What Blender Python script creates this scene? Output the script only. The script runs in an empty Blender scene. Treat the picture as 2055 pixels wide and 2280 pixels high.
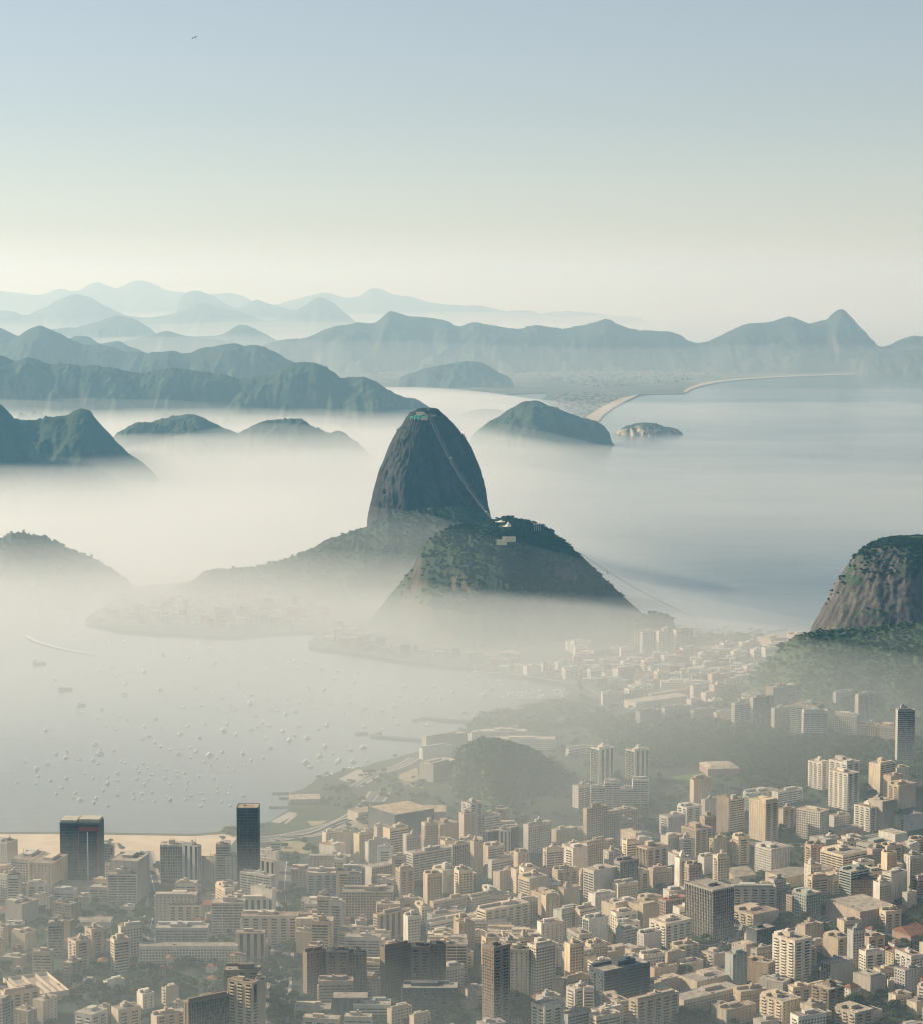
import bpy, math, random
import numpy as np
from mathutils import Vector, Matrix

rad = math.radians
SC = bpy.context.scene
COL = SC.collection

# ------------------------------------------------------------------ camera
CAM_H = 710.0
F_PX, CX, CY, PITCH = 5305.0, 1027.5, 1140.0, rad(5.67)      # photograph pixels (2055 x 2280)
cam_d = bpy.data.cameras.new('camera')
cam_d.sensor_fit = 'HORIZONTAL'
cam_d.sensor_width = 36.0
cam_d.lens = 36.0 * F_PX / 2055.0
cam_d.clip_start = 5.0
cam_d.clip_end = 400000.0
cam = bpy.data.objects.new('camera', cam_d)
cam.location = (0, 0, CAM_H)
cam.rotation_euler = (rad(90) - PITCH, 0, 0)
COL.objects.link(cam)
SC.camera = cam

# ------------------------------------------------------------------ sky, sun, exposure
SUN_AZ, SUN_EL = rad(69), rad(28)         # azimuth to the left of the view direction (+Y)
w = bpy.data.worlds.new('World')
SC.world = w
w.use_nodes = True
nt = w.node_tree
nt.nodes.clear()
wo = nt.nodes.new('ShaderNodeOutputWorld')
bg = nt.nodes.new('ShaderNodeBackground')
sky = nt.nodes.new('ShaderNodeTexSky')
sky.sky_type = 'NISHITA'
sky.sun_disc = False
sky.sun_elevation = SUN_EL
sky.sun_rotation = -SUN_AZ
sky.altitude = 700
sky.air_density = 1.0
sky.dust_density = 0.15
sky.ozone_density = 1.4
bg.inputs['Strength'].default_value = 0.070
hs = nt.nodes.new('ShaderNodeHueSaturation')
hs.inputs['Saturation'].default_value = 0.60
nt.links.new(sky.outputs[0], hs.inputs['Color'])
tint = nt.nodes.new('ShaderNodeMixRGB')
tint.blend_type = 'MULTIPLY'
tint.inputs[0].default_value = 1.0
tint.inputs[2].default_value = (0.98, 0.98, 1.0, 1)
nt.links.new(hs.outputs[0], tint.inputs[1])
nt.links.new(tint.outputs[0], bg.inputs[0])
nt.links.new(bg.outputs[0], wo.inputs[0])

sun_d = bpy.data.lights.new('sun', 'SUN')
sun_d.energy = 5.0
sun_d.angle = rad(0.5)
sun_d.color = (1.0, 0.90, 0.70)
sun = bpy.data.objects.new('sun', sun_d)
sdir = Vector((-math.sin(SUN_AZ) * math.cos(SUN_EL), math.cos(SUN_AZ) * math.cos(SUN_EL), math.sin(SUN_EL)))
sun.rotation_euler = sdir.to_track_quat('Z', 'Y').to_euler()
sun.location = sdir * 3000
COL.objects.link(sun)

SC.view_settings.view_transform = 'Standard'
SC.view_settings.look = 'None'
SC.view_settings.gamma = 1
SC.view_settings.exposure = 0.5
SC.render.engine = 'CYCLES'
SC.cycles.use_denoising = True
SC.cycles.denoising_prefilter = 'ACCURATE'
SC.cycles.max_bounces = 6
SC.cycles.diffuse_bounces = 2
SC.cycles.glossy_bounces = 2
SC.cycles.volume_bounces = 3
SC.cycles.use_fast_gi = False
SC.cycles.filter_width = 1.1
SC.cycles.use_adaptive_sampling = False

# ------------------------------------------------------------------ helpers: projection, noise, meshes, materials
R_EARTH = 7.4e6
def drop(d2):                         # the fall of the curved earth below the flat plane
    return -d2 / (2 * R_EARTH)
def ray(px, py):
    xr, yr = (px - CX) / F_PX, -(py - CY) / F_PX
    c, s = math.cos(PITCH), math.sin(PITCH)
    return (xr, c + s * yr, -s + c * yr)
def at(px, py, z=3.0):                # ground point under a photograph pixel
    d = ray(px, py)
    t = (z - CAM_H) / d[2]
    return (d[0] * t, d[1] * t)
def atc(px, py):                      # the same on the curved sea, for far points
    z = 0.0
    for _ in range(6):
        x, y = at(px, py, z)
        z = drop(x * x + y * y)
    return (x, y, z)
def atY(px, py, Y):
    d = ray(px, py)
    t = Y / d[1]
    return (d[0] * t, CAM_H + d[2] * t)
def proj(x, y, z):
    c, s = math.cos(PITCH), math.sin(PITCH)
    dz = z - CAM_H
    dep = c * y - s * dz
    up = s * y + c * dz
    return (CX + F_PX * x / dep, CY - F_PX * up / dep)
def D(x, y): return (x / 0.88564, y / 0.88564)
def T(ox, oy, sc):
    return lambda x, y: (ox + x / sc, oy + y / sc)
C1 = T(0, 600, 1.767); C2 = T(1025, 600, 1.767); T3 = T(0, 1100, 1.767); T4 = T(1025, 1100, 1.767)
T5 = T(0, 1650, 2.6); T6 = T(650, 1650, 2.6); T7 = T(1300, 1650, 2.4106); T8 = T(1650, 1150, 4.037); T9 = T(600, 1560, 3.64)
TU = T(800, 880, 2.6); TS = T(850, 900, 7.0); TM = T(1040, 1130, 7.0)

def _hash(ix, iy, s):
    n = (ix.astype(np.int64) * 374761393 + iy.astype(np.int64) * 668265263 + s * 974711) & 0xffffffff
    n = ((n ^ (n >> 13)) * 1274126177) & 0xffffffff
    n = n ^ (n >> 16)
    return (n & 0xffff) * (2 * math.pi / 65536.0)
def gnoise(x, y, s=0):
    x = np.asarray(x, float); y = np.asarray(y, float)
    ix, iy = np.floor(x), np.floor(y)
    fx, fy = x - ix, y - iy
    u = fx * fx * fx * (fx * (fx * 6 - 15) + 10); v = fy * fy * fy * (fy * (fy * 6 - 15) + 10)
    def g(dx, dy):
        a = _hash(ix + dx, iy + dy, s)
        return np.cos(a) * (fx - dx) + np.sin(a) * (fy - dy)
    a = g(0, 0) * (1 - u) + g(1, 0) * u
    b = g(0, 1) * (1 - u) + g(1, 1) * u
    return (a * (1 - v) + b * v) * 1.5
def fbm(x, y, o=4, s=0, gain=0.5):
    r = 0; a = 1.0
    for k in range(o):
        r = r + a * gnoise(np.asarray(x) * 2 ** k, np.asarray(y) * 2 ** k, s + k * 17)
        a *= gain
    return r
def sstep(a, b, x):
    t = np.clip((np.asarray(x, float) - a) / (b - a), 0, 1)
    return t * t * (3 - 2 * t)

def mk_mesh(name, verts, quads, mats, smooth=False, mat_idx=None, tris=None):
    me = bpy.data.meshes.new(name)
    verts = np.asarray(verts, np.float32)
    me.vertices.add(len(verts))
    me.vertices.foreach_set('co', verts.ravel())
    loops, starts = [], []
    n0 = 0
    if quads is not None and len(quads):
        q = np.asarray(quads, np.int32)
        loops.append(q.ravel()); starts.append(np.arange(len(q)) * 4); n0 = len(q) * 4
    if tris is not None and len(tris):
        t = np.asarray(tris, np.int32)
        loops.append(t.ravel()); starts.append(n0 + np.arange(len(t)) * 3)
    loops = np.concatenate(loops).astype(np.int32); starts = np.concatenate(starts).astype(np.int32)
    me.loops.add(len(loops)); me.loops.foreach_set('vertex_index', loops)
    me.polygons.add(len(starts)); me.polygons.foreach_set('loop_start', starts)
    if mat_idx is not None:
        me.polygons.foreach_set('material_index', np.asarray(mat_idx, np.int32))
    me.polygons.foreach_set('use_smooth', np.full(len(starts), bool(smooth)))
    for m in (mats if isinstance(mats, (list, tuple)) else [mats]):
        me.materials.append(m)
    me.update(calc_edges=True)
    return me
def link(name, me, parent=None, **props):
    o = bpy.data.objects.new(name, me)
    COL.objects.link(o)
    if parent is not None: o.parent = parent
    for k, v in props.items(): o[k] = v
    return o
def grid_quads(nu, nv):
    i = np.arange(nu - 1)[:, None] * nv + np.arange(nv - 1)[None, :]
    i = i.ravel()
    return np.stack([i, i + nv, i + nv + 1, i + 1], 1)

class NT:
    def __init__(s, name):
        s.m = bpy.data.materials.new(name); s.m.use_nodes = True
        s.t = s.m.node_tree; s.t.nodes.clear()
        s.out = s.t.nodes.new('ShaderNodeOutputMaterial')
    def n(s, kind, **kw):
        nd = s.t.nodes.new('ShaderNode' + kind)
        for k, v in kw.items():
            if k.startswith('i_'):
                key = k[2:].replace('_', ' ')
                nd.inputs[int(key) if key.isdigit() else key].default_value = v
            else: setattr(nd, k, v)
        return nd
    def l(s, a, b): s.t.links.new(a, b)
    def noise(s, vec, scale, detail=4, rough=0.55):
        n = s.n('TexNoise'); n.inputs['Scale'].default_value = scale
        n.inputs['Detail'].default_value = detail; n.inputs['Roughness'].default_value = rough
        if vec is not None: s.l(vec, n.inputs['Vector'])
        return n.outputs['Fac']
    def ramp(s, fac, stops):
        r = s.n('ValToRGB'); e = r.color_ramp.elements
        while len(e) > 1: e.remove(e[-1])
        for k, (p, c) in enumerate(stops):
            x = e[0] if k == 0 else e.new(p)
            x.position = p; x.color = (*c, 1) if len(c) == 3 else c
        s.l(fac, r.inputs[0]); return r.outputs[0]
    def mix(s, fac, a, b, mode='MIX'):
        m = s.n('MixRGB', blend_type=mode)
        for sock, v in ((m.inputs[0], fac), (m.inputs[1], a), (m.inputs[2], b)):
            if isinstance(v, (int, float)): sock.default_value = v
            elif isinstance(v, tuple): sock.default_value = (*v, 1) if len(v) == 3 else v
            else: s.l(v, sock)
        return m.outputs[0]
    def math(s, op, a, b=0.0):
        m = s.n('Math', operation=op)
        for k, v in ((0, a), (1, b)):
            if isinstance(v, (int, float)): m.inputs[k].default_value = v
            else: s.l(v, m.inputs[k])
        return m.outputs[0]
    def done(s, color, rough=0.9, spec=0.2, normal=None, metal=0.0):
        p = s.n('BsdfPrincipled')
        for key, v in (('Base Color', color), ('Roughness', rough), ('Specular IOR Level', spec), ('Metallic', metal)):
            if isinstance(v, (int, float)): p.inputs[key].default_value = v
            elif isinstance(v, tuple): p.inputs[key].default_value = (*v, 1)
            else: s.l(v, p.inputs[key])
        if normal is not None: s.l(normal, p.inputs['Normal'])
        s.l(p.outputs[0], s.out.inputs[0]); return s.m
    def leaf(s, color):
        p = s.n('BsdfPrincipled'); s.l(color, p.inputs['Base Color']); p.inputs['Roughness'].default_value = .8; p.inputs['Specular IOR Level'].default_value = .12
        t = s.n('BsdfTranslucent'); s.l(color, t.inputs['Color']); m = s.n('MixShader'); m.inputs[0].default_value = .38
        s.l(p.outputs[0], m.inputs[1]); s.l(t.outputs[0], m.inputs[2]); s.l(m.outputs[0], s.out.inputs[0]); return s.m
    def bump(s, h, strength=0.5, dist=1.0):
        b = s.n('Bump'); b.inputs['Strength'].default_value = strength; b.inputs['Distance'].default_value = dist
        s.l(h, b.inputs['Height']); return b.outputs[0]
    def pos(s): return s.n('NewGeometry').outputs['Position']
    def mapping(s, vec, scale=(1, 1, 1), rot=(0, 0, 0)):
        m = s.n('Mapping'); m.inputs['Scale'].default_value = scale; m.inputs['Rotation'].default_value = rot
        s.l(vec, m.inputs['Vector']); return m.outputs[0]
def flat_mat(name, col, rough=0.8, spec=0.3, var=0.25, scale=0.3, metal=0.0):
    n = NT(name); f = n.noise(n.pos(), scale, 5)
    c = n.ramp(f, [(0.25, tuple(c * (1 - var) for c in col)), (0.75, tuple(min(1, c * (1 + var)) for c in col))])
    return n.done(c, rough, spec, metal=metal)
def vol_mat(name, dens, col, aniso, ab=1.0):
    n = NT(name)
    v = n.n('VolumePrincipled')
    v.inputs['Color'].default_value = (*col, 1)
    v.inputs['Density'].default_value = dens
    v.inputs['Density Attribute'].default_value = ''
    v.inputs['Anisotropy'].default_value = aniso
    v.inputs['Absorption Color'].default_value = (ab, ab, ab, 1)
    n.l(v.outputs[0], n.out.inputs['Volume'])
    return n.m
# ------------------------------------------------------------------ materials of the land
def foliage_mat(name, dark, light, warm, s1=0.012, s2=0.09, leafy=False):
    n = NT(name); p = n.pos()
    a = n.noise(p, s1, 4); b = n.noise(p, s2, 6, 0.65)
    c = n.ramp(b, [(0.3, dark), (0.7, light)])
    c = n.mix(n.ramp(a, [(0.45, (0, 0, 0)), (0.7, (1, 1, 1))]), c, warm)
    return n.leaf(c) if leafy else n.done(c, 0.9, 0.08)
def hill_mat(name, dark, light, rock, rock_lo, rock_hi, fs=0.10, cover=0.0):
    """forest with bare rock where the slope is steep"""
    n = NT(name); g = n.n('NewGeometry'); p = g.outputs['Position']
    b = n.noise(p, fs, 6, 0.65); a = n.noise(p, 0.006, 4)
    c = n.ramp(b, [(0.3, dark), (0.72, light)])
    c = n.mix(n.math('MULTIPLY', a, 0.5), c, tuple(min(1, x * 1.5) for x in light))
    st = n.mapping(p, (0.05, 0.05, 0.008))
    r1 = n.noise(st, 1.0, 6, 0.65)
    rk = n.ramp(r1, [(0.3, tuple(x * 0.45 for x in rock)), (0.55, rock), (0.78, tuple(min(1, x * 1.5) for x in rock))])
    sx = n.n('SeparateXYZ'); n.l(g.outputs['Normal'], sx.inputs[0])
    nz = n.math('ADD', sx.outputs[2], n.math('MULTIPLY', n.math('SUBTRACT', n.noise(p, 0.016, 5, 0.6), 0.5), 0.75 + cover))
    m = n.ramp(nz, [(rock_lo, (1, 1, 1)), (rock_hi, (0, 0, 0))])
    c = n.mix(m, c, rk)
    return n.done(c, 0.92, 0.1)
GR_D, GR_L = (0.020, 0.032, 0.024), (0.050, 0.064, 0.036)
M_HILL = hill_mat('hillside_forest', GR_D, GR_L, (0.11, 0.095, 0.08), 0.28, 0.42)
M_FAR = hill_mat('far_hillside_forest', (0.022, 0.031, 0.026), (0.048, 0.056, 0.038), (0.16, 0.135, 0.11), 0.30, 0.42, 0.03)
M_SLOPE = hill_mat('sun_tinted_slope_forest', (0.026, 0.046, 0.026), (0.060, 0.082, 0.036), (0.16, 0.135, 0.11), 0.30, 0.42, 0.1)  # paler copy of the hill forest, sunlight put into its colour
M_URCA = hill_mat('wooded_rock_slope', (0.018, 0.036, 0.022), (0.042, 0.062, 0.030), (0.115, 0.090, 0.070), 0.44, 0.58, 0.12, 0.25)

def interp_smooth(xs, ys, x):
    """monotone-ish cubic through the given points"""
    xs = np.asarray(xs, float); ys = np.asarray(ys, float)
    m = np.gradient(ys, xs)
    i = np.clip(np.searchsorted(xs, x) - 1, 0, len(xs) - 2)
    h = xs[i + 1] - xs[i]; t = np.clip((x - xs[i]) / h, 0, 1)
    return ((2 * t**3 - 3 * t**2 + 1) * ys[i] + (t**3 - 2 * t**2 + t) * h * m[i] * 0.8
            + (-2 * t**3 + 3 * t**2) * ys[i + 1] + (t**3 - t**2) * h * m[i + 1] * 0.8)

HEIGHTS = {}
def ridge(name, tr, pts, Y, k_front, k_back=1.0, res=None, seed=0, mat=None, spur=0.45, spur_len=None, canopy=0.0, cw=16.0,
          rough=0.05, label=None, bend=0.0, prow=None, base=None, power=1.25, cat='hill'):
    """one hill: a crest line read off the photograph, stood up at its real distance Y and given slopes front and back"""
    cr = [tr(*p) for p in pts]
    d0 = [atY(p[0], p[1], Y) for p in cr]
    xs = np.array([p[0] for p in d0]); zs = np.array([p[1] for p in d0])
    if base is None: base = drop(Y * Y) - 6
    hmax = zs.max() - base
    if res is None: res = max(3.0, Y / 2380 * 1.3)
    x = np.arange(xs[0] - res * 4, xs[-1] + res * 4, res)
    crest = interp_smooth(xs, zs, np.clip(x, xs[0], xs[-1])) - base
    if spur_len is None: spur_len = hmax * 0.9
    fade = sstep(xs[0] - res * 4, xs[0] + res * 2, x) * (1 - sstep(xs[-1] - res * 2, xs[-1] + res * 4, x))
    crest = crest + hmax * fade * (0.016 * fbm(x / (hmax * .22), x * 0 + seed, 4, seed + 30) if Y > 7000 else 0)
    crest = np.maximum(crest, 1) * fade
    Wf, Wb = hmax * k_front, hmax * k_back
    nf = int(Wf * 1.25 / res) + 2; nb = int(Wb / (res * 2.0)) + 2
    v = np.concatenate([-np.linspace(1.35, 0, nf), np.linspace(0, 1.2, nb)[1:]])       # negative: towards the camera
    X, V = np.meshgrid(x, v, indexing='ij')
    H = np.repeat(crest[:, None], len(v), 1)
    W = np.where(V < 0, Wf, Wb)
    w1 = fbm(X / spur_len + seed * 3.1, V * 0.9 + seed, 4, seed)
    w2 = fbm(X / (spur_len * 0.3), V * 2.5, 3, seed + 50)
    if prow is not None:                        # the foot runs out in a blunt point, so the two halves of the front face different ways
        x0 = atY(*tr(*prow[:2]), Y)[0]
        tent = np.where(X < x0, np.clip((X - xs[0]) / (x0 - xs[0]), 0, 1), np.clip((xs[-1] - X) / (xs[-1] - x0), 0, 1))
        W = np.where(V < 0, Wf * (prow[2] + (1 - prow[2]) * tent), W)
    av = np.abs(V)
    rel = np.clip(H / hmax, 0.02, 1)
    reach = np.clip(0.35 + 0.65 * rel, 0.2, 1) * (1 + spur * w1 * sstep(0, 0.35, av) + spur * 0.35 * w2 * sstep(0, 0.25, av))
    q = np.clip(av / np.maximum(reach, 0.15), 0, 1.0)
    prof = (1 - q) ** power * 0.55 + 0.45 * (0.5 + 0.5 * np.cos(np.pi * q))
    Z = H * prof
    Yc = Y + bend * ((X - xs.mean()) / (xs[-1] - xs[0])) ** 2
    YY = Yc + V * W
    Z += H * rough * fbm(X / (hmax * 0.35), YY / (hmax * 0.35), 5, seed + 9) * sstep(0.0, 0.15, av) * prof ** 0.5
    if canopy > 0:
        b1 = np.abs(gnoise(X / cw, YY / cw, seed + 5)); b2 = np.abs(gnoise(X / (cw * 0.5), YY / (cw * 0.5), seed + 6))
        pat = sstep(-0.35, 0.3, fbm(X / (cw * 6), YY / (cw * 6), 3, seed + 8))
        Z += canopy * (b1 * 1.4 + b2 * 0.6 - 0.35) * (0.35 + 0.65 * pat) * sstep(2, 14, Z)
    ZZ = Z + base
    HEIGHTS[name + str(seed)] = (x, v, YY, ZZ)
    P = np.stack([X, YY, ZZ], -1).reshape(-1, 3)
    me = mk_mesh(name, P, grid_quads(len(x), len(v)), mat or M_HILL, True)
    # grid order gives upward normals for x-major ascending y
    o = link(name, me, kind='structure')
    if label: o['label'] = label
    return o, (X, YY, ZZ)

# ------------------------------------------------------------------ the sea: one curved sheet to beyond the horizon
def build_sea():
    n = NT('sea_water'); p = n.pos()
    big = n.noise(n.mapping(p, (0.0011, 0.0024, 0.001)), 1.0, 5, 0.6)
    mid = n.noise(n.mapping(p, (0.006, 0.016, 0.01)), 1.0, 4, 0.6)
    rg = n.math('ADD', n.math('MULTIPLY', big, 0.18), n.math('MULTIPLY', mid, 0.07))
    wv = n.noise(n.mapping(p, (0.020, 0.055, 0.03)), 1.0, 3, 0.6)
    nb = n.bump(wv, 0.16, 3.0)
    c = n.ramp(big, [(0.35, (0.007, 0.026, 0.032)), (0.65, (0.014, 0.038, 0.043))])
    m = n.done(c, n.math('ADD', rg, 0.05), 0.5, nb)
    r = np.concatenate([np.linspace(0, 12000, 40), np.geomspace(12500, 170000, 70)])
    a = np.radians(np.linspace(-180, 180, 181))
    Rr, A = np.meshgrid(r, a, indexing='ij')
    P = np.stack([Rr * np.sin(A), Rr * np.cos(A), drop(Rr * Rr)], -1).reshape(-1, 3)
    q = grid_quads(len(r), len(a))
    link('sea', mk_mesh('sea', P, q[:, ::-1], m, True), kind='structure')
build_sea()

# ------------------------------------------------------------------ far ranges beyond the bay, from the farthest to the nearest
ridge('mountain_range', C1, [(-120, 95), (0, 85), (100, 95), (150, 100), (240, 75), (290, 85), (380, 50), (455, 72), (540, 42), (600, 52), (650, 78), (720, 90),
      (830, 97), (900, 92), (960, 105), (1010, 130), (1080, 138), (1150, 120), (1220, 102), (1290, 90), (1360, 110), (1400, 107), (1475, 72), (1560, 100), (1620, 107),
      (1700, 130), (1820, 140), (1900, 143), (1980, 162), (2090, 162), (2120, 170), (2200, 164), (2300, 166), (2400, 180), (2520, 182)], 42000, 3.0, 2.0, seed=3, mat=M_FAR, res=42)
ridge('mountain_range', C1, [(-120, 150), (0, 160), (60, 165), (95, 178), (170, 150), (240, 115), (290, 97), (340, 103), (420, 145), (500, 180), (570, 188), (690, 170), (740, 150),
      (790, 130), (860, 150), (930, 160), (1000, 185), (1040, 200), (1140, 175), (1200, 140), (1260, 108), (1310, 130), (1360, 170), (1410, 208), (1480, 225)], 30000, 2.6, 2.0, seed=4, mat=M_FAR, res=28)
ridge('mountain_range', C1, [(700, 110), (760, 82), (830, 100), (930, 150), (1010, 120), (1080, 140), (1160, 160), (1260, 190)], 34000, 2.4, 2.0, seed=5, mat=M_FAR, res=32)
ridge('hill_ridge', C1, [(180, 240), (230, 230), (300, 226), (380, 205), (460, 180), (530, 195), (590, 230), (630, 262)], 23500, 2.0, 1.6, seed=6, mat=M_FAR)
ridge('hill_ridge', C1, [(450, 300), (490, 282), (580, 262), (660, 241), (720, 258), (780, 265), (860, 275), (940, 300)], 20500, 2.0, 1.6, seed=7, mat=M_FAR)
ridge('hill_ridge', C1, [(700, 290), (740, 270), (870, 255), (955, 216), (1020, 240), (1080, 272), (1130, 300), (1190, 335)], 21500, 2.0, 1.6, seed=8, mat=M_FAR)
ridge('hill_ridge', C1, [(1020, 300), (1100, 278), (1200, 268), (1310, 225), (1400, 210), (1480, 205), (1540, 165), (1600, 180), (1680, 188), (1760, 202), (1811, 222), (1860, 207),
      (1940, 220), (2031, 232), (2101, 220), (2211, 230), (2281, 222), (2331, 208), (2391, 195), (2431, 215), (2511, 238), (2601, 240), (2661, 250), (2711, 280), (2746, 290),
      (2811, 270), (2871, 240), (2931, 215), (3031, 205), (3101, 185), (3151, 200), (3191, 212), (3226, 200), (3250, 199), (3272, 172), (3295, 157), (3306, 155), (3325, 164), (3341, 180), (3391, 230), (3430, 275), (3455, 300),
      (3500, 296), (3530, 280), (3591, 261), (3631, 263), (3700, 270)], 18600, 1.5, 1.2, seed=9, mat=M_FAR, res=14, spur=0.6, canopy=6, cw=60)
ridge('hill_ridge', C1, [(3390, 345), (3440, 320), (3500, 330), (3560, 318), (3630, 312), (3700, 300)], 17600, 1.5, 1.2, seed=10, mat=M_FAR, canopy=5, cw=50)
ridge('hill_ridge', C1, [(1570, 425), (1620, 405), (1700, 383), (1760, 372), (1830, 361), (1881, 362), (1921, 380), (1961, 405), (2010, 425)], 15600, 1.6, 1.4, seed=11, mat=M_FAR, canopy=5, cw=50)
ridge('hill_ridge', C1, [(240, 285), (270, 270), (310, 260), (350, 266), (400, 290), (430, 286), (460, 281), (520, 305), (570, 325), (610, 345)], 16500, 2, 1.6, seed=12, mat=M_FAR)
ridge('hill_ridge', C1, [(-120, 240), (-60, 222), (0, 228), (40, 246), (75, 262), (110, 285)], 15500, 2, 1.6, seed=13, mat=M_FAR, canopy=5, cw=50)
ridge('hill_ridge', C1, [(-120, 320), (-40, 306), (20, 290), (75, 260), (130, 226), (155, 221), (200, 235), (270, 270), (330, 295), (400, 296), (440, 303), (490, 322), (560, 322), (600, 332),
      (680, 360), (780, 397), (850, 425)], 14200, 1.8, 1.4, seed=14, mat=M_FAR, canopy=5, cw=45)
ridge('hill_ridge', C1, [(560, 335), (620, 325), (680, 320), (720, 330), (800, 308), (860, 300), (930, 290), (960, 300), (1000, 295), (1060, 315), (1120, 345), (1160, 365), (1230, 400)],
      13400, 1.8, 1.4, seed=15, mat=M_FAR, canopy=5, cw=45)
ridge('hill_ridge', C1, [(-160, 350), (-60, 340), (0, 335), (50, 357), (100, 345), (150, 355), (200, 373), (240, 368), (300, 378), (370, 376), (440, 385), (500, 400), (590, 405), (640, 395), (700, 390),
      (800, 405), (870, 412), (950, 428), (1000, 425), (1060, 405), (1100, 390), (1150, 370), (1210, 365), (1260, 372), (1300, 395), (1340, 427), (1380, 422), (1430, 422), (1470, 435),
      (1530, 475), (1590, 500), (1650, 515), (1700, 547), (1780, 600), (1830, 640), (1880, 690)], 11200, 1.75, 1.2, seed=16, mat=M_HILL, spur=0.7, canopy=9, cw=26, rough=0.09, res=6.0)
ridge('hill', C1, [(1850, 655), (1890, 622), (1955, 580), (2011, 545), (2061, 518), (2111, 516), (2161, 535), (2241, 565), (2311, 590), (2371, 612), (2395, 645), (2405, 672)],
      10100, 1.6, 1.3, seed=17, mat=M_HILL, canopy=8, cw=22, rough=0.06)
ridge('hill', C1, [(560, 625), (600, 600), (680, 578), (760, 570), (800, 582), (850, 610)], 9700, 1.6, 1.3, seed=18, mat=M_HILL, canopy=6, cw=22)
ridge('hill', C1, [(430, 700), (450, 655), (490, 625), (540, 602), (620, 605), (700, 603), (740, 590), (780, 578), (830, 600), (900, 630), (940, 640), (970, 628), (1000, 610), (1080, 590), (1130, 587), (1180, 587), (1240, 620),
      (1290, 640), (1340, 635), (1380, 660), (1430, 700), (1460, 735), (1475, 760)], 9350, 1.25, 1.2, seed=19, mat=M_HILL, canopy=8, cw=22, spur=0.6)
ridge('hill', C1, [(-60, 655), (0, 645), (45, 592), (60, 583), (90, 592), (120, 591), (160, 588), (180, 578), (210, 579), (260, 572), (300, 553), (325, 549), (350, 553), (375, 582), (430, 645), (480, 700), (540, 745), (580, 778), (610, 800)],
      8300, 1.1, 1.2, seed=20, mat=M_HILL, canopy=7, cw=20, rough=0.08)
ridge('hill', C1, [(-120, 470), (-60, 500), (0, 532), (20, 546), (50, 580), (90, 625), (130, 690), (150, 740)], 8000, 1.1, 1.2, seed=21, mat=M_HILL, canopy=7, cw=20)
for s, pts, Y in ((22, [(2424, 640), (2448, 622), (2474, 612), (2505, 604), (2541, 602), (2581, 605), (2611, 618), (2651, 624), (2680, 640), (2690, 650)], 10800),
                  (23, [(2340, 612), (2381, 603), (2430, 604), (2450, 611)], 11700),
                  (24, [(1790, 585), (1821, 570), (1850, 556), (1911, 549), (1961, 552), (2000, 570)], 12300)):
    ridge('islet', C1, pts, Y, 2.2, 1.5, seed=s, mat=M_HILL if s != 22 else hill_mat('islet_rock_and_scrub', GR_D, GR_L, (0.42, 0.34, 0.25), 0.72, 0.86), canopy=5, cw=18, power=0.9)

# ------------------------------------------------------------------ near hills
ridge('hill', T3, [(-160, 165), (-60, 172), (0, 175), (40, 158), (100, 158), (170, 170), (230, 195), (300, 228), (350, 250), (400, 270), (440, 300), (480, 325), (520, 360), (545, 385)],
      5450, 1.3, 1.2, seed=25, mat=M_HILL, canopy=8, cw=16, rough=0.06, res=4)
ridge('hill', D, [(330, 1172), (350, 1158), (385, 1143), (405, 1128), (440, 1124), (480, 1122), (540, 1110), (600, 1090), (660, 1060), (720, 1040), (780, 1016), (830, 1006), (880, 1001), (930, 1006), (960, 1020), (985, 1040), (1010, 1080)],
      5340, 1.7, 1.2, seed=26, mat=M_HILL, canopy=6, cw=13, rough=0.04, res=3.2, spur=0.2)
urca_hill, URCA = ridge('hill', TU, [(-60, 1440), (20, 1340), (110, 1250), (190, 1150), (300, 1010), (370, 880), (440, 810), (560, 760), (640, 748), (730, 733), (780, 718), (860, 707), (900, 712), (960, 725), (1010, 740), (1060, 755),
      (1110, 785), (1150, 820), (1200, 860), (1280, 930), (1340, 985), (1400, 1050), (1450, 1100), (1530, 1170), (1600, 1230), (1660, 1275), (1720, 1310), (1790, 1345)],
      4800, 1.75, 1.0, prow=(700, 748, 0.25), seed=27, mat=M_URCA, canopy=5, cw=12, spur=0.12, rough=0.035, res=2.4, power=1.0)
ridge('hill', T4, [(640, 560), (680, 500), (720, 478), (770, 470), (810, 480), (835, 500), (850, 530)], 4620, 2.5, 2, seed=28, mat=M_HILL, canopy=7, cw=12, res=3)
ridge('hill', T8, [(40, 1480), (140, 1400), (240, 1300), (340, 1195), (440, 1110), (560, 1060), (680, 1030), (900, 1015), (1100, 1005), (1300, 980), (1500, 960), (1700, 950), (1900, 940), (2300, 960), (2800, 1010), (3200, 1120)],
      4060, 3.0, 1.0, seed=29, mat=M_SLOPE, canopy=4, cw=13, res=2.4, rough=0.03, spur=0.08)
ridge('hill', T9, [(1440, 640), (1480, 520), (1540, 420), (1620, 360), (1740, 318), (1830, 322), (1930, 345), (2060, 385), (2170, 435), (2270, 500), (2360, 570), (2440, 640)],
      3330, 4.6, 3.0, seed=30, mat=M_SLOPE, canopy=7, cw=12, res=1.8, spur=0.25)

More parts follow.
